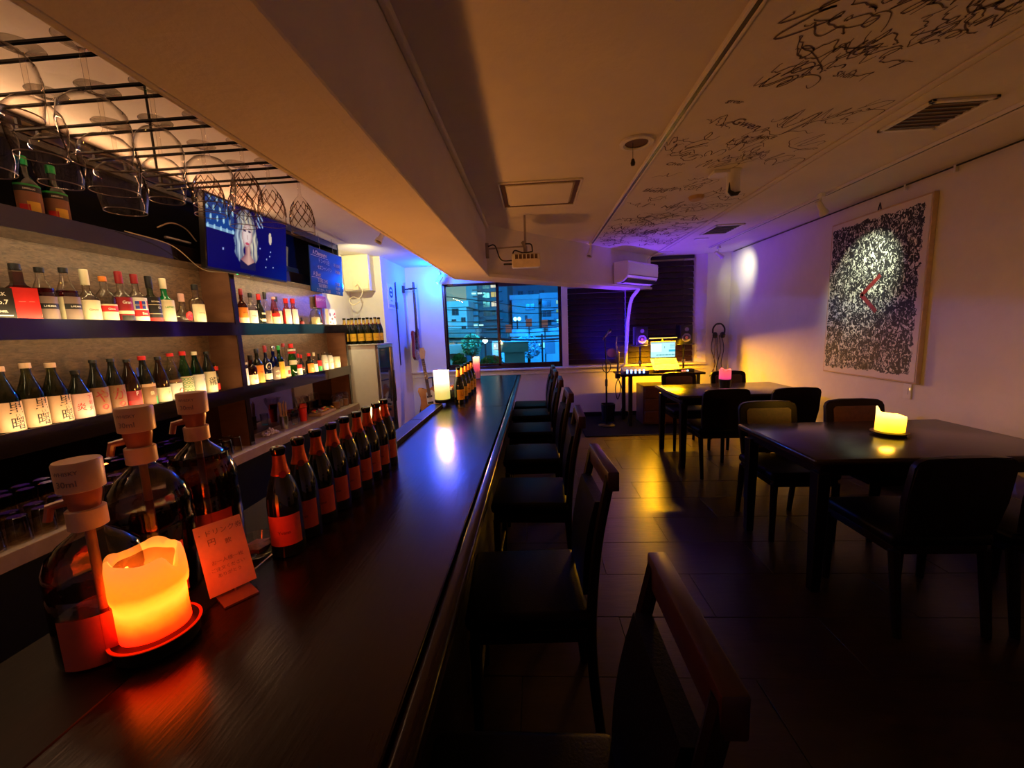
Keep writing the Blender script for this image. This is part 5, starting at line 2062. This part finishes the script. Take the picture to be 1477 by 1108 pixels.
o = obj('waste_bin', b, black_p, None, (1.06, 5.86, .0125))
tag(o, 'black square waste bin below the left end of the desk', 'bin')
b = B()
bx(b, .62, 2.90, 5.02, 6.17, .0, .011, .003, 1)
tag(obj('floor_mat', b, black_m), 'black carpet laid in front of the desk and sill wall', 'carpet')

# microphone stands
t = thing('microphone_stand', 'thin black microphone stand in front of the left blind', 'stand', (.985, 5.55, .0115))
b = B()
lathe(b, [(0, 0), (.115, 0), (.12, .008), (.10, .018), (.02, .026), (0, .026)], 26)
obj('base', b, blk_metal, t)
b = B()
tube(b, [(0, 0, .02), (0, 0, .62)], .012, 10)
tube(b, [(0, 0, .62), (-.004, 0, 1.0)], .009, 10)
obj('pole', b, blk_metal, t)
b = B()
lathe(b, [(0, .56), (.018, .56), (.020, .64), (.014, .66), (0, .66)], 14)
obj('height_clutch', b, black_p, t)
b = B()
tube(b, [(-.004, 0, .96), (-.012, .0, 1.08), (-.018, -.02, 1.24)], .007, 8)
obj('boom', b, blk_metal, t)
b = B()
lathe(b, [(0, -.08), (.011, -.08), (.014, .03), (.024, .05), (.026, .075), (.014, .095), (0, .098)], 16)
bmesh.ops.transform(b, matrix=Matrix.Translation((.0, -.02, 1.27)) @ Matrix.Rotation(.7, 4, 'Y'), verts=b.verts[:])
obj('microphone', b, black_p, t)
b = B()
tube(b, curve_pts([(.0, -.02, .93), (.045, -.03, .88), (.05, -.02, .80), (.0, -.03, .75), (-.05, -.02, .80), (-.045, -.03, .88), (.0, -.02, .93)], 6), .006, 6)
obj('coiled_cable', b, black_p, t)
t = thing('desk_microphone', 'desk microphone arm with a round pop filter at the desk left end', 'microphone', (1.125, 5.50, DZ))
b = B()
bx(b, -.03, .03, -.055, .02, -.05, .02, .003, 1)
obj('desk_clamp', b, blk_metal, t)
b = B()
tube(b, [(0, -.02, .02), (.01, -.02, .20), (-.02, -.02, .42), (-.005, -.02, .52)], [.016, .013, .010, .008], 10)
obj('arm', b, M('arm_metal', (.08, .08, .14), .25, .6), t)
b = B()
lathe(b, [(0, 0), (.020, .0), (.026, .03), (.026, .13), (.018, .15), (0, .152)], 18, (.0, -.02, .17))
obj('microphone', b, M('mic_body', (.07, .07, .10), .3, .5), t)
b = B()
lathe(b, [(0, -.002), (.062, -.002), (.066, .003), (.062, .006), (0, .003)], 26)
bmesh.ops.transform(b, matrix=Matrix.Translation((-.085, -.04, .30)) @ Matrix.Rotation(PI / 2 - .3, 4, 'X'), verts=b.verts[:])
obj('pop_filter', b, black_p, t)
b = B()
tube(b, curve_pts([(0, -.06, -.03), (-.04, -.07, -.18), (-.01, -.07, -.33), (.03, -.07, -.18), (.0, -.06, -.05), (.05, -.07, -.2), (.06, -.07, -.40), (.02, -.07, -.52)], 7), .006, 6)
obj('cable', b, black_p, t)

# headphones and cables on the pillar
t = thing('headphones', 'black headphones hung on the corner pillar', 'headphones', (2.74, 6.13, 1.27))
b = B()
tube(b, curve_pts([(-.085, 0, -.04), (-.082, 0, .03), (-.045, 0, .085), (0, 0, .10), (.045, 0, .085), (.082, 0, .03), (.085, 0, -.04)], 7), .012, 8)
obj('headband', b, black_p, t)
for s in (-1, 1):
    b = B()
    lathe(b, [(0, -.02), (.04, -.02), (.046, -.01), (.046, .012), (.035, .022), (0, .022)], 20)
    bmesh.ops.transform(b, matrix=Matrix.Translation((s * .055, -.01, -.07)) @ Matrix.Rotation(PI / 2, 4, 'Y'), verts=b.verts[:])
    obj('ear_cup', b, black_p, t)
b = B()
tube(b, [(0, .06, .08), (0, -.02, .085)], .008, 8)
obj('hook', b, steel, t)
cab = [(-.07, -.10, -.62), (-.03, -.12, -.75), (.0, -.11, -.48), (.04, -.12, -.70), (.08, -.10, -.60)]
for i, (dx, a, c) in enumerate(cab):
    b = B()
    tube(b, curve_pts([(2.74 + dx * .8, 6.18, 1.20), (2.74 + dx * 1.2, 6.165, 1.20 + a * 2), (2.74 + dx * .6 + .02 * (-1) ** i, 6.17, 1.20 + c * .7), (2.74 + dx * 1.4, 6.17, 1.20 + c)], 7), .006, 6)
    tag(obj('hanging_cable', b, (black_p, M('brown_cable', (.25, .13, .06), .5) if i == 1 else black_p)[i % 2]), 'cable hanging below the headphones, %s from the left' % ['first', 'second', 'third', 'fourth', 'fifth'][i], 'cable', 'cables hung under the headphones')

# ------------------------------------------------------------------ tables
for yc, lb in ((4.15, 'far square edged dark table with the pink candle'), (2.305, 'near dark table with the yellow candle')):
    t = thing('table', lb, 'table', (1.965, yc, 0), 0, 'dark tables along the right wall')
    b = B()
    bx(b, -.625, .625, -.375, .375, .685, .72, .012, 3)
    obj('tabletop', b, table_m, t)
    b = B()
    bx(b, -.57, .57, -.325, .325, .62, .685, .003, 1)
    obj('apron', b, dark_wood, t)
    for sx_ in (-1, 1):
        for sy in (-1, 1):
            b = B()
            bx(b, sx_ * .56 - .032, sx_ * .56 + .032, sy * .315 - .032, sy * .315 + .032, 0, .64, .004, 1)
            for v in b.verts:
                if v.co.z < .1:
                    v.co.x += (sx_ * .56 - v.co.x) * .3
                    v.co.y += (sy * .315 - v.co.y) * .3
            obj('leg', b, dark_wood, t)
t = thing('pillar_candle', 'melted yellow candle glowing on the near table', 'candle', (2.02, 2.345, .7205))
b = B()
lathe(b, [(0, 0), (.070, 0), (.080, .012), (.086, .014), (.086, .018), (.07, .018), (0, .016)], 30)
obj('candle_dish', b, M('wood_dish', (.10, .035, .012), .4), t)
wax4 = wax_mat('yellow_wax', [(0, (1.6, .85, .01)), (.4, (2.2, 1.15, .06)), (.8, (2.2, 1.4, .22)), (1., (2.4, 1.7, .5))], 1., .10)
pillar_candle(t, .098, .066, lambda a: .42 * math.exp(-(((a - 2.6 + PI) % (2 * PI) - PI) / .5) ** 2) - .10 * math.cos(a), wax4, .018, False)
t = thing('pillar_candle', 'small pink candle glowing on a dark cup on the far table', 'candle', (1.955, 4.2, .7205))
b = B()
lathe(b, [(0, 0), (.050, 0), (.058, .085), (.054, .088), (0, .086)], 26)
obj('candle_cup', b, black_p, t)
wax5 = wax_mat('rose_wax', [(0, (.75, .02, .22)), (.5, (1.0, .07, .16)), (1., (1.0, .12, .12))], 1., .10)
pillar_candle(t, .095, .056, lambda a: .30 * math.cos(2 * a) * .3 + .25 * math.exp(-(((a - 1.7 + PI) % (2 * PI) - PI) / .4) ** 2), wax5, .088, False)


# ------------------------------------------------------------------ chairs
def table_chair(label, loc, rz, panel=None):
    """faces +Y: seat in front (+y) of the back"""
    t = thing('dining_chair', label, 'chair', loc, rz, 'dark dining chairs round the tables')
    b = B()
    bx(b, -.21, .21, .0, .42, .40, .455, .02, 3)
    obj('seat', b, leather, t)
    b = B()
    bx(b, -.195, .195, .015, .405, .36, .40, .003, 1)
    obj('seat_frame', b, dark_wood, t)
    out = [(-.185, .46), (.185, .46), (.198, .62), (.198, .775), (.186, .80), (.160, .815), (.08, .822), (-.08, .822), (-.160, .815), (-.186, .80), (-.198, .775), (-.198, .62)]
    b = B()
    poly(b, out, .035, 'XZ', (0, -.022, 0))
    bmesh.ops.bevel(b, geom=[e for e in b.edges if abs(e.verts[0].co.y - e.verts[1].co.y) < 1e-4], offset=.006, segments=2, affect='EDGES')
    for v in b.verts:
        v.co.y += -.05 * max(0, (v.co.z - .46) / .36) + .22 * v.co.x ** 2
    obj('backrest', b, dark_wood, t)
    b = B()
    pin = [(-.145, .50), (.145, .50), (.152, .76), (.135, .775), (-.135, .775), (-.152, .76)]
    poly(b, pin, .012, 'XZ', (0, .010, 0))
    for v in b.verts:
        v.co.y += -.05 * max(0, (v.co.z - .46) / .36) + .22 * v.co.x ** 2
    obj('back_cushion', b, tan_leather, t)
    for sx_ in (-1, 1):
        for y, yo in ((.02, -.05), (.40, .0)):
            b = B()
            tube(b, [(sx_ * .185, y + yo, 0), (sx_ * .185, y, .38)], [.016, .022], 8)
            obj('leg', b, dark_wood, t)
    return t


tc0 = table_chair('dark chair with its back to us at the far table, left one', (1.655, 3.56, 0), 0)
for lb, x, y, rz in (('dark chair with its back to us at the far table, right one by the wall', 2.215, 3.52, 0), ('dark chair on the far side of the far table, left of the pink candle', 1.70, 4.77, PI), ('dark chair on the far side of the far table, right behind the pink candle', 2.27, 4.77, PI), ('chair with a lit brown back panel facing us across the near table', 1.655, 2.87, PI), ('dark chair facing us behind the yellow candle by the wall', 2.24, 2.86, PI), ('dark chair with its back to us at the near table front', 1.73, 1.70, 0), ('dark chair at the right frame edge of the near table', 2.215, 1.70, 0)):
    dup(tc0, (x, y, 0), rz, lb)


def bar_chair(label, loc, rz):
    """faces +Y locally"""
    t = thing('bar_chair', label, 'chair', loc, rz, 'bar chairs along the counter')
    b = B()
    bx(b, -.20, .20, .0, .41, .44, .50, .025, 3)
    obj('seat', b, leather, t)
    b = B()
    bx(b, -.185, .185, .015, .395, .39, .44, .003, 1)
    obj('seat_frame', b, dark_wood, t)
    for s in (-1, 1):
        b = B()
        cp = curve_pts([(s * .17, -.03, 0), (s * .17, -.005, .25), (s * .17, .0, .45), (s * .150, -.025, .70), (s * .142, -.07, .93)], 5)
        tube(b, cp, .017, 8)
        obj('back_post', b, dark_wood, t)
        b = B()
        tube(b, [(s * .17, .385, 0), (s * .175, .38, .40)], [.015, .021], 8)
        obj('leg', b, dark_wood, t)
    b = B()
    bx(b, -.160, .160, -.095, -.058, .885, .95, .005, 2)
    obj('top_rail', b, rail_wood, t)
    b = B()
    pin = [(-.132, .52), (.132, .52), (.128, .84), (-.128, .84)]
    poly(b, pin, .035, 'XZ', (0, -.018, 0))
    bmesh.ops.subdivide_edges(b, edges=[e for e in b.edges if abs(e.verts[0].co.z - e.verts[1].co.z) > .1], cuts=5)
    for v in b.verts:
        k = max(0, (v.co.z - .46) / .48)
        v.co.y += -.075 * k * k + .01 * math.sin(k * 3)
    obj('back_cushion', b, leather, t)
    for zz in (.16, .24):
        b = B()
        for s in (-1, 1):
            pass
        tube(b, [(-.17, .384 if zz < .2 else -.01, zz), (.17, .384 if zz < .2 else -.01, zz)], .010, 8)
        obj('stretcher', b, dark_wood, t)
    return t


bc = None
for i, y in enumerate((.60, 1.36, 2.16, 2.88, 3.62, 4.30, 4.80)):
    lb = 'dark bar chair at the counter, %s' % ['nearest, its top rail lit red', 'second from us', 'third from us', 'fourth from us', 'fifth from us', 'sixth from us', 'last at the far counter end'][i]
    if bc is None:
        bc = bar_chair(lb, (.155, y, 0), PI / 2)
    else:
        dup(bc, (.155 + (.0, -.005, .005, .01, 0, -.01, -.01)[i], y, 0), PI / 2 + (.0, .05, -.03, .02, -.02, .03, 0)[i], lb)

# ------------------------------------------------------------------ painting and switch on the right wall
t = thing('painting', 'large black and white abstract canvas with a red angle mark', 'painting', (XR, 3.655, 1.565))
t.rotation_euler = (0, 0, -PI / 2)
PW, PH = .96, 1.37
mt, n, out = nt('abstract_canvas')
bs_ = n.nodes.new('ShaderNodeBsdfPrincipled')
bs_.inputs['Roughness'].default_value = .6
tcx = n.nodes.new('ShaderNodeTexCoord')
mp1 = n.nodes.new('ShaderNodeMapping')
mp1.inputs['Scale'].default_value = (1.0, 1, .75)
mp1.inputs['Rotation'].default_value = (0, .6, 0)
n.links.new(tcx.outputs['Object'], mp1.inputs[0])
f1 = noise(n, mp1.outputs[0], 34, 5, .65, 1.6)
r1 = ramp(n, f1, [(.525, (.008, .008, .011)), (.585, (.82, .82, .76))])
sp = n.nodes.new('ShaderNodeSeparateXYZ')
n.links.new(tcx.outputs['Object'], sp.inputs[0])
f2 = noise(n, tcx.outputs['Object'], 18, 3)


def mth(op, a, b_=None, c=None):
    q = n.nodes.new('ShaderNodeMath')
    q.operation = op
    for i, v in enumerate((a, b_, c)):
        if v is None:
            continue
        if isinstance(v, (int, float)):
            q.inputs[i].default_value = v
        else:
            n.links.new(v, q.inputs[i])
    return q.outputs[0]


ax = mth('ABSOLUTE', mth('ADD', sp.outputs['X'], .018))
az = mth('ABSOLUTE', sp.outputs['Z'])
dx_ = mth('SUBTRACT', PW / 2 - .030, ax)
dz_ = mth('SUBTRACT', PH / 2 - .045, az)
mn = mth('MINIMUM', dx_, dz_)
ed = mth('MULTIPLY_ADD', f2, .09, mn)
inside = mth('GREATER_THAN', ed, .045)
mxc = n.nodes.new('ShaderNodeMix')
mxc.data_type = 'RGBA'
n.links.new(inside, mxc.inputs[0])
mxc.inputs[6].default_value = (.74, .68, .60, 1)
n.links.new(r1, mxc.inputs[7])
n.links.new(mxc.outputs[2], bs_.inputs['Base Color'])
n.links.new(bs_.outputs[0], out.inputs[0])
b = B()
bx(b, -PW / 2, PW / 2, -.040, -.006, -PH / 2, PH / 2, .002, 1)
obj('canvas', b, mt, t)
b = B()
for a in ((-PW / 2 - .012, -PW / 2, -PH / 2 - .012, PH / 2 + .012), (PW / 2, PW / 2 + .012, -PH / 2 - .012, PH / 2 + .012), (-PW / 2, PW / 2, PH / 2, PH / 2 + .012), (-PW / 2, PW / 2, -PH / 2 - .012, -PH / 2)):
    bx(b, a[0], a[1], -.038, -.002, a[2], a[3], .002, 1)
obj('frame', b, M('pale_wood_frame', (.60, .44, .28), .5), t)
b = B()
th = .018
for (xa, za), (xb, zb) in (((.10, .165), (-.085, .01)), ((-.085, .02), (.085, -.135))):
    d = V((xb - xa, 0, zb - za)).normalized()
    nx = V((-d.z, 0, d.x)) * th
    q = [V((xa, -.0412, za)) + nx, V((xa, -.0412, za)) - nx, V((xb, -.0412, zb)) - nx, V((xb, -.0412, zb)) + nx]
    b.faces.new([b.verts.new(p) for p in q])
obj('red_angle_mark', b, M('red_oil_paint', (.16, .012, .010), .5), t, smooth=False)
b = B()
tube(b, [(-.018, -.01, PH / 2 + .01), (.0, -.01, PH / 2 + .075), (.018, -.01, PH / 2 + .01)], .004, 6)
obj('hanging_hook', b, black_p, t)
t = thing('wall_switch', 'small white switch plate below the painting', 'switch', (XR, 3.26, .80))
b = B()
bx(b, -.010, -.0005, -.035, .035, -.06, .06, .003, 1)
obj('plate', b, white_p, t)
b = B()
bx(b, -.013, -.010, -.012, .012, -.025, .025, .002, 1)
obj('rocker', b, white_p, t)
b = B()
bx(b, -.0135, -.0125, -.028, -.022, .01, .03)
obj('pilot_light', b, EM('pilot', (1., .6, .15), 1.5), t)

# ------------------------------------------------------------------ the city outside
def bmat(name, col):
    return M(name, col, .85, var=.10, ns=1.5)


litw = EM('lit_window', (1., .93, .72), .95)
lity = EM('lit_window_yellow', (.85, .70, .25), .8)
litc = EM('cyan_tube', (.45, .95, 1.), 1.6)
dkw = M('dark_window', (.01, .035, .045), .15)


def building(label, x0, x1, y0, y1, z0, z1, mt, wins=(), bal=(), parap=True):
    t = thing('building', label, 'building', ((x0 + x1) / 2, y0, z0))
    w = (x1 - x0) / 2
    b = B()
    bx(b, -w, w, 0, y1 - y0, 0, z1 - z0)
    obj('walls', b, mt, t, smooth=False)
    if parap:
        b = B()
        bx(b, -w - .15, w + .15, -.15, y1 - y0 + .15, z1 - z0, z1 - z0 + .35)
        obj('parapet', b, mt, t, smooth=False)
    for (u, zz, ww, hh, wm) in wins:
        b = B()
        bx(b, u - ww / 2, u + ww / 2, -.08, .0, zz - z0 - hh / 2, zz - z0 + hh / 2)
        fr = obj('window', b, M('sash_grey', (.10, .16, .17), .6) if 'sash_grey' not in bpy.data.materials else bpy.data.materials['sash_grey'], t, smooth=False)
        b = B()
        for s in (-1, 1):
            bx(b, u + s * ww * .245 - ww * .215, u + s * ww * .245 + ww * .215, -.10, -.085, zz - z0 - hh * .44, zz - z0 + hh * .44)
        obj('pane', b, wm, fr, smooth=False)
    for (u, zz, ww) in bal:
        b = B()
        bx(b, u - ww / 2, u + ww / 2, -.4, 0, zz - z0 - .05, zz - z0)
        bx(b, u - ww / 2, u + ww / 2, -.4, -.36, zz - z0, zz - z0 + .16)
        obj('balcony', b, mt, t, smooth=False)
    return t


G0 = -9.0
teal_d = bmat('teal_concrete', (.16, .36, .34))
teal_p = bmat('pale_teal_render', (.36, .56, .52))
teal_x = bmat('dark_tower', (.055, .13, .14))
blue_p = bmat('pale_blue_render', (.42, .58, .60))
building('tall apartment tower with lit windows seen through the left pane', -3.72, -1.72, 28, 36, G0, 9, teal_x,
         [(.12, zz, .52, .42, w_) for zz, w_ in ((5.15, litw), (4.49, litw), (3.86, lity), (3.22, litw), (2.62, dkw))] +
         [(-.46, zz, .5, .45, dkw) for zz in (4.45, 3.83, 3.2, 2.6)],
         [(.06, zz, 1.15) for zz in (4.05, 3.42, 2.8, 2.18, 1.55)], False)
t = building('narrow pale stair shaft of the tower at its left side', -4.46, -3.72, 27.3, 30, G0, 9, teal_d, (), (), False)
for k in (3.9, 1.78):
    for u0, u1 in ((.02, .30), (.42, .70)):
        b = B()
        bx(b, u0, u1, -.12, -.02, k - G0 - .05, k - G0 + .05)
        obj('tube_lamp', b, litc, t)
for k in range(9):
    b = B()
    bx(b, .1, .75, -.3, 0, 4.1 - k * .42 - G0, 4.14 - k * .42 - G0)
    obj('stair_landing', b, teal_x, t, smooth=False)
building('low pale house with small dark windows left of the tower', -6.4, -3.95, 24, 26.6, G0, 2.85, teal_p, [(.56, 2.58, .40, .40, dkw), (1.02, 2.10, .26, .28, dkw), (1.02, 1.60, .26, .28, dkw), (.45, 2.1, .26, .10, dkw)])
building('long dark roofed block under the wires at the left', -5.0, -2.75, 18, 20, G0, 1.15, bmat('dark_block', (.05, .10, .10)), [(.14, .85, .38, .20, EM('dim_window', (.5, .8, .75), .35)), (.58, .85, .30, .20, bpy.data.materials['dim_window'])])
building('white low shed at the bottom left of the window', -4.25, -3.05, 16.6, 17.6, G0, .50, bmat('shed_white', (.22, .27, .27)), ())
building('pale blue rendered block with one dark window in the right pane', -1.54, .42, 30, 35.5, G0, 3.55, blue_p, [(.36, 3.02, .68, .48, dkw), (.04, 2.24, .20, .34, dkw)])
building('balconied block at the right edge of the right pane', .62, 4.2, 27, 33.5, G0, 3.35, bmat('blue_grey', (.22, .36, .42)), [(-1.50, zz, .6, .42, dkw) for zz in (3.0, 2.35, 1.75)] + [(-.77, zz, .20, .26, w_) for zz, w_ in ((3.08, litw), (2.49, lity), (1.85, litc), (1.32, litw))], [(-1.45, zz, .8) for zz in (2.62, 1.98, 1.4)])
building('dark tower block filling the top of the right pane', -2.8, 6.5, 46, 50, G0, 10.5, bmat('blue_tower', (.13, .30, .42)), [(u, k, .6, .5, dkw) for u in (-3.2, -2.0, -.8) for k in (5.4, 4.5)], (), False)
building('bright low shop with railings in the right pane', -1.15, 3.4, 20.4, 24, G0, 1.05, bmat('shop_wall', (.24, .38, .42)), [(u, .58, .28, .34, litc) for u in (-1.65, -1.25, -.9, -.55)])
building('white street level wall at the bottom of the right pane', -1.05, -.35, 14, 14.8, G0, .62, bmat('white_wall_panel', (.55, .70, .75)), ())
t = thing('signboard', 'white vertical signboard on a pole in the right pane', 'sign', (.67, 17, .62))
b = B()
bx(b, -.22, .22, 0, .08, -.3, .3, .01, 1)
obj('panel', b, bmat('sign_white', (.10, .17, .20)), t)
b = B()
bx(b, -.36, -.29, .0, .07, G0 - .62, .55)
obj('pole', b, black_p, t)
rs = EM('red_sign', (.75, .16, .14), .55)
for i, (x, y, zz, lb) in enumerate(((-1.22, 19.8, 1.45, 'left red lit sign panel above the street'), (-.22, 19.95, 1.70, 'middle red sign panel in the right pane'), (.56, 19.95, 1.62, 'right red sign panel in the right pane'))):
    t = thing('street_sign', lb, 'sign', (x, y, zz), 0, 'red street signs beyond the window')
    b = B()
    bx(b, -.15, .15, 0, .08, -.20, .20, .01, 1)
    obj('panel', b, rs, t)
    b = B()
    bx(b, -.03, .03, .02, .06, G0 - zz, -.20)
    obj('pole', b, black_p, t)
t = thing('red_vending_box', 'small red box structure at the lower left of the view', 'box', (-2.62, 11.6, .62))
b = B()
bx(b, -.13, .13, -.12, .12, 0, .26, .01, 1)
obj('body', b, bmat('red_box_paint', (.45, .08, .06)), t)
b = B()
bx(b, -.10, .10, -.13, -.12, .12, .22)
obj('front_panel', b, dred, t)
b = B()
bx(b, -.10, .10, -.1, .1, G0 - .62, 0)
obj('post', b, black_p, t)
b = B()
bx(b, -60, 60, 7.5, 90, G0 - .3, G0)
tag(obj('street_ground', b, bmat('asphalt', (.05, .07, .07))), None, None, None, 'structure')
for i, (x, y, zz, lb) in enumerate(((-1.15, 20.0, .55, 'brightest cyan street lamp in the right pane'), (-2.07, 17, .98, 'tall lit street lamp in the left pane'), (-1.03, 26, 2.07, 'pair of white lamps higher in the right pane'))):
    t = thing('street_lamp', lb, 'street lamp', (x, y, zz), 0, None)
    for q in ((0,) if i < 2 else (-.13, .13)):
        b = B()
        lathe(b, [(0, -.13), (.10, -.08), (.12, 0), (.08, .10), (0, .13)], 14, (q, 0, 0))
        obj('lamp_globe', b, EM('street_globe', (.75, 1., 1.), 5) if i == 0 else bpy.data.materials['street_globe'], t)
    b = B()
    tube(b, [(0, 0, -.10), (0, 0, G0 - zz)], .04, 8)
    obj('pole', b, black_p, t)
t = thing('lit_shopfront', 'glowing white shopfront by the mullion in the left pane', 'shop', (-1.80, 20, .0))
b = B()
bx(b, -.30, .30, 0, .5, G0, .85)
obj('walls', b, bmat('shopfront_wall', (.4, .5, .5)), t)
b = B()
bx(b, -.22, .22, -.05, 0, .45, .80)
obj('lit_panel', b, EM('shop_glow', (.55, .85, 1.), 1.0), t)
leaf_m = M('leaves', (.05, .30, .14), .6, var=.5, ns=3)
hedge_m = M('hedge_leaves', (.03, .22, .05), .6, var=.5, ns=3)


def tree(label, x, y, z0, z1, r, mt, nleaf):
    t = thing('tree', label, 'tree', (x, y, G0))
    b = B()
    tube(b, [(0, 0, 0), (.1, 0, (z0 - G0) * .6), (0, 0, (z0 + z1) / 2 - G0)], [.18, .14, .05], 8)
    obj('trunk', b, brown_g, t)
    b = B()
    for i in range(nleaf):
        while True:
            p = V((random.uniform(-1, 1), random.uniform(-1, 1), random.uniform(-1, 1)))
            if p.length < 1:
                break
        c = V((p.x * r, p.y * r, (z0 + z1) / 2 - G0 + p.z * (z1 - z0) / 2))
        d = V((random.gauss(0, 1), random.gauss(0, 1), random.gauss(0, 1))).normalized() * .055
        e_ = d.orthogonal().normalized() * .034
        vs = [b.verts.new(c + q) for q in (d, e_, -d, -e_)]
        b.faces.new(vs)
    o = obj('foliage', b, mt, t, smooth=False)
    o['kind'] = 'stuff'


tree('round street tree lit teal in the left pane', -2.50, 16, .40, 1.30, .42, leaf_m, 1100)
tree('low dark hedge tree behind the pink candle', -1.35, 12.5, .05, .62, .40, hedge_m, 800)
tree('small leafy bush above the far champagne bottles', -2.12, 11.2, .35, .78, .20, hedge_m, 450)
tree('broad pale tree in the middle of the right pane', -.25, 17.6, .10, 1.15, .62, M('teal_leaves', (.14, .45, .50), .6, var=.5, ns=3), 1200)
wire_m = black_p
for i, (z0_, z1_, y0_) in enumerate(((1.75, 1.62, 13.4), (1.60, 1.50, 13.8), (1.50, 1.44, 14), (1.36, 1.30, 13), (1.20, 1.02, 13.9), (2.62, 2.05, 13), (2.18, 1.92, 13.8), (1.06, .96, 13.2))):
    b = B()
    tube(b, curve_pts([(-9, y0_, z0_ + .3), (-4, y0_, z0_ + .05), (-1.5, y0_, (z0_ + z1_) / 2), (1, y0_ + .3, z1_), (9, y0_ + .6, z1_ + .3)], 8), .014 if i != 4 else .035, 5)
    tag(obj('overhead_wire', b, wire_m), 'black overhead wire crossing the window view, %s in line from the first strung' % ['first', 'second', 'third', 'fourth', 'fifth and thickest', 'sixth and highest', 'seventh', 'eighth and lowest'][i], 'wire', 'overhead wires beyond the window')
for x, lb in ((-8.6, 'utility pole holding the wires out to the left'), (8.6, 'utility pole holding the wires out to the right')):
    b = B()
    tube(b, [(x, 13.9, G0), (x, 14.1, 3.4)], .16, 10)
    tag(obj('utility_pole', b, bmat('pole_concrete', (.2, .22, .22))), lb, 'pole')
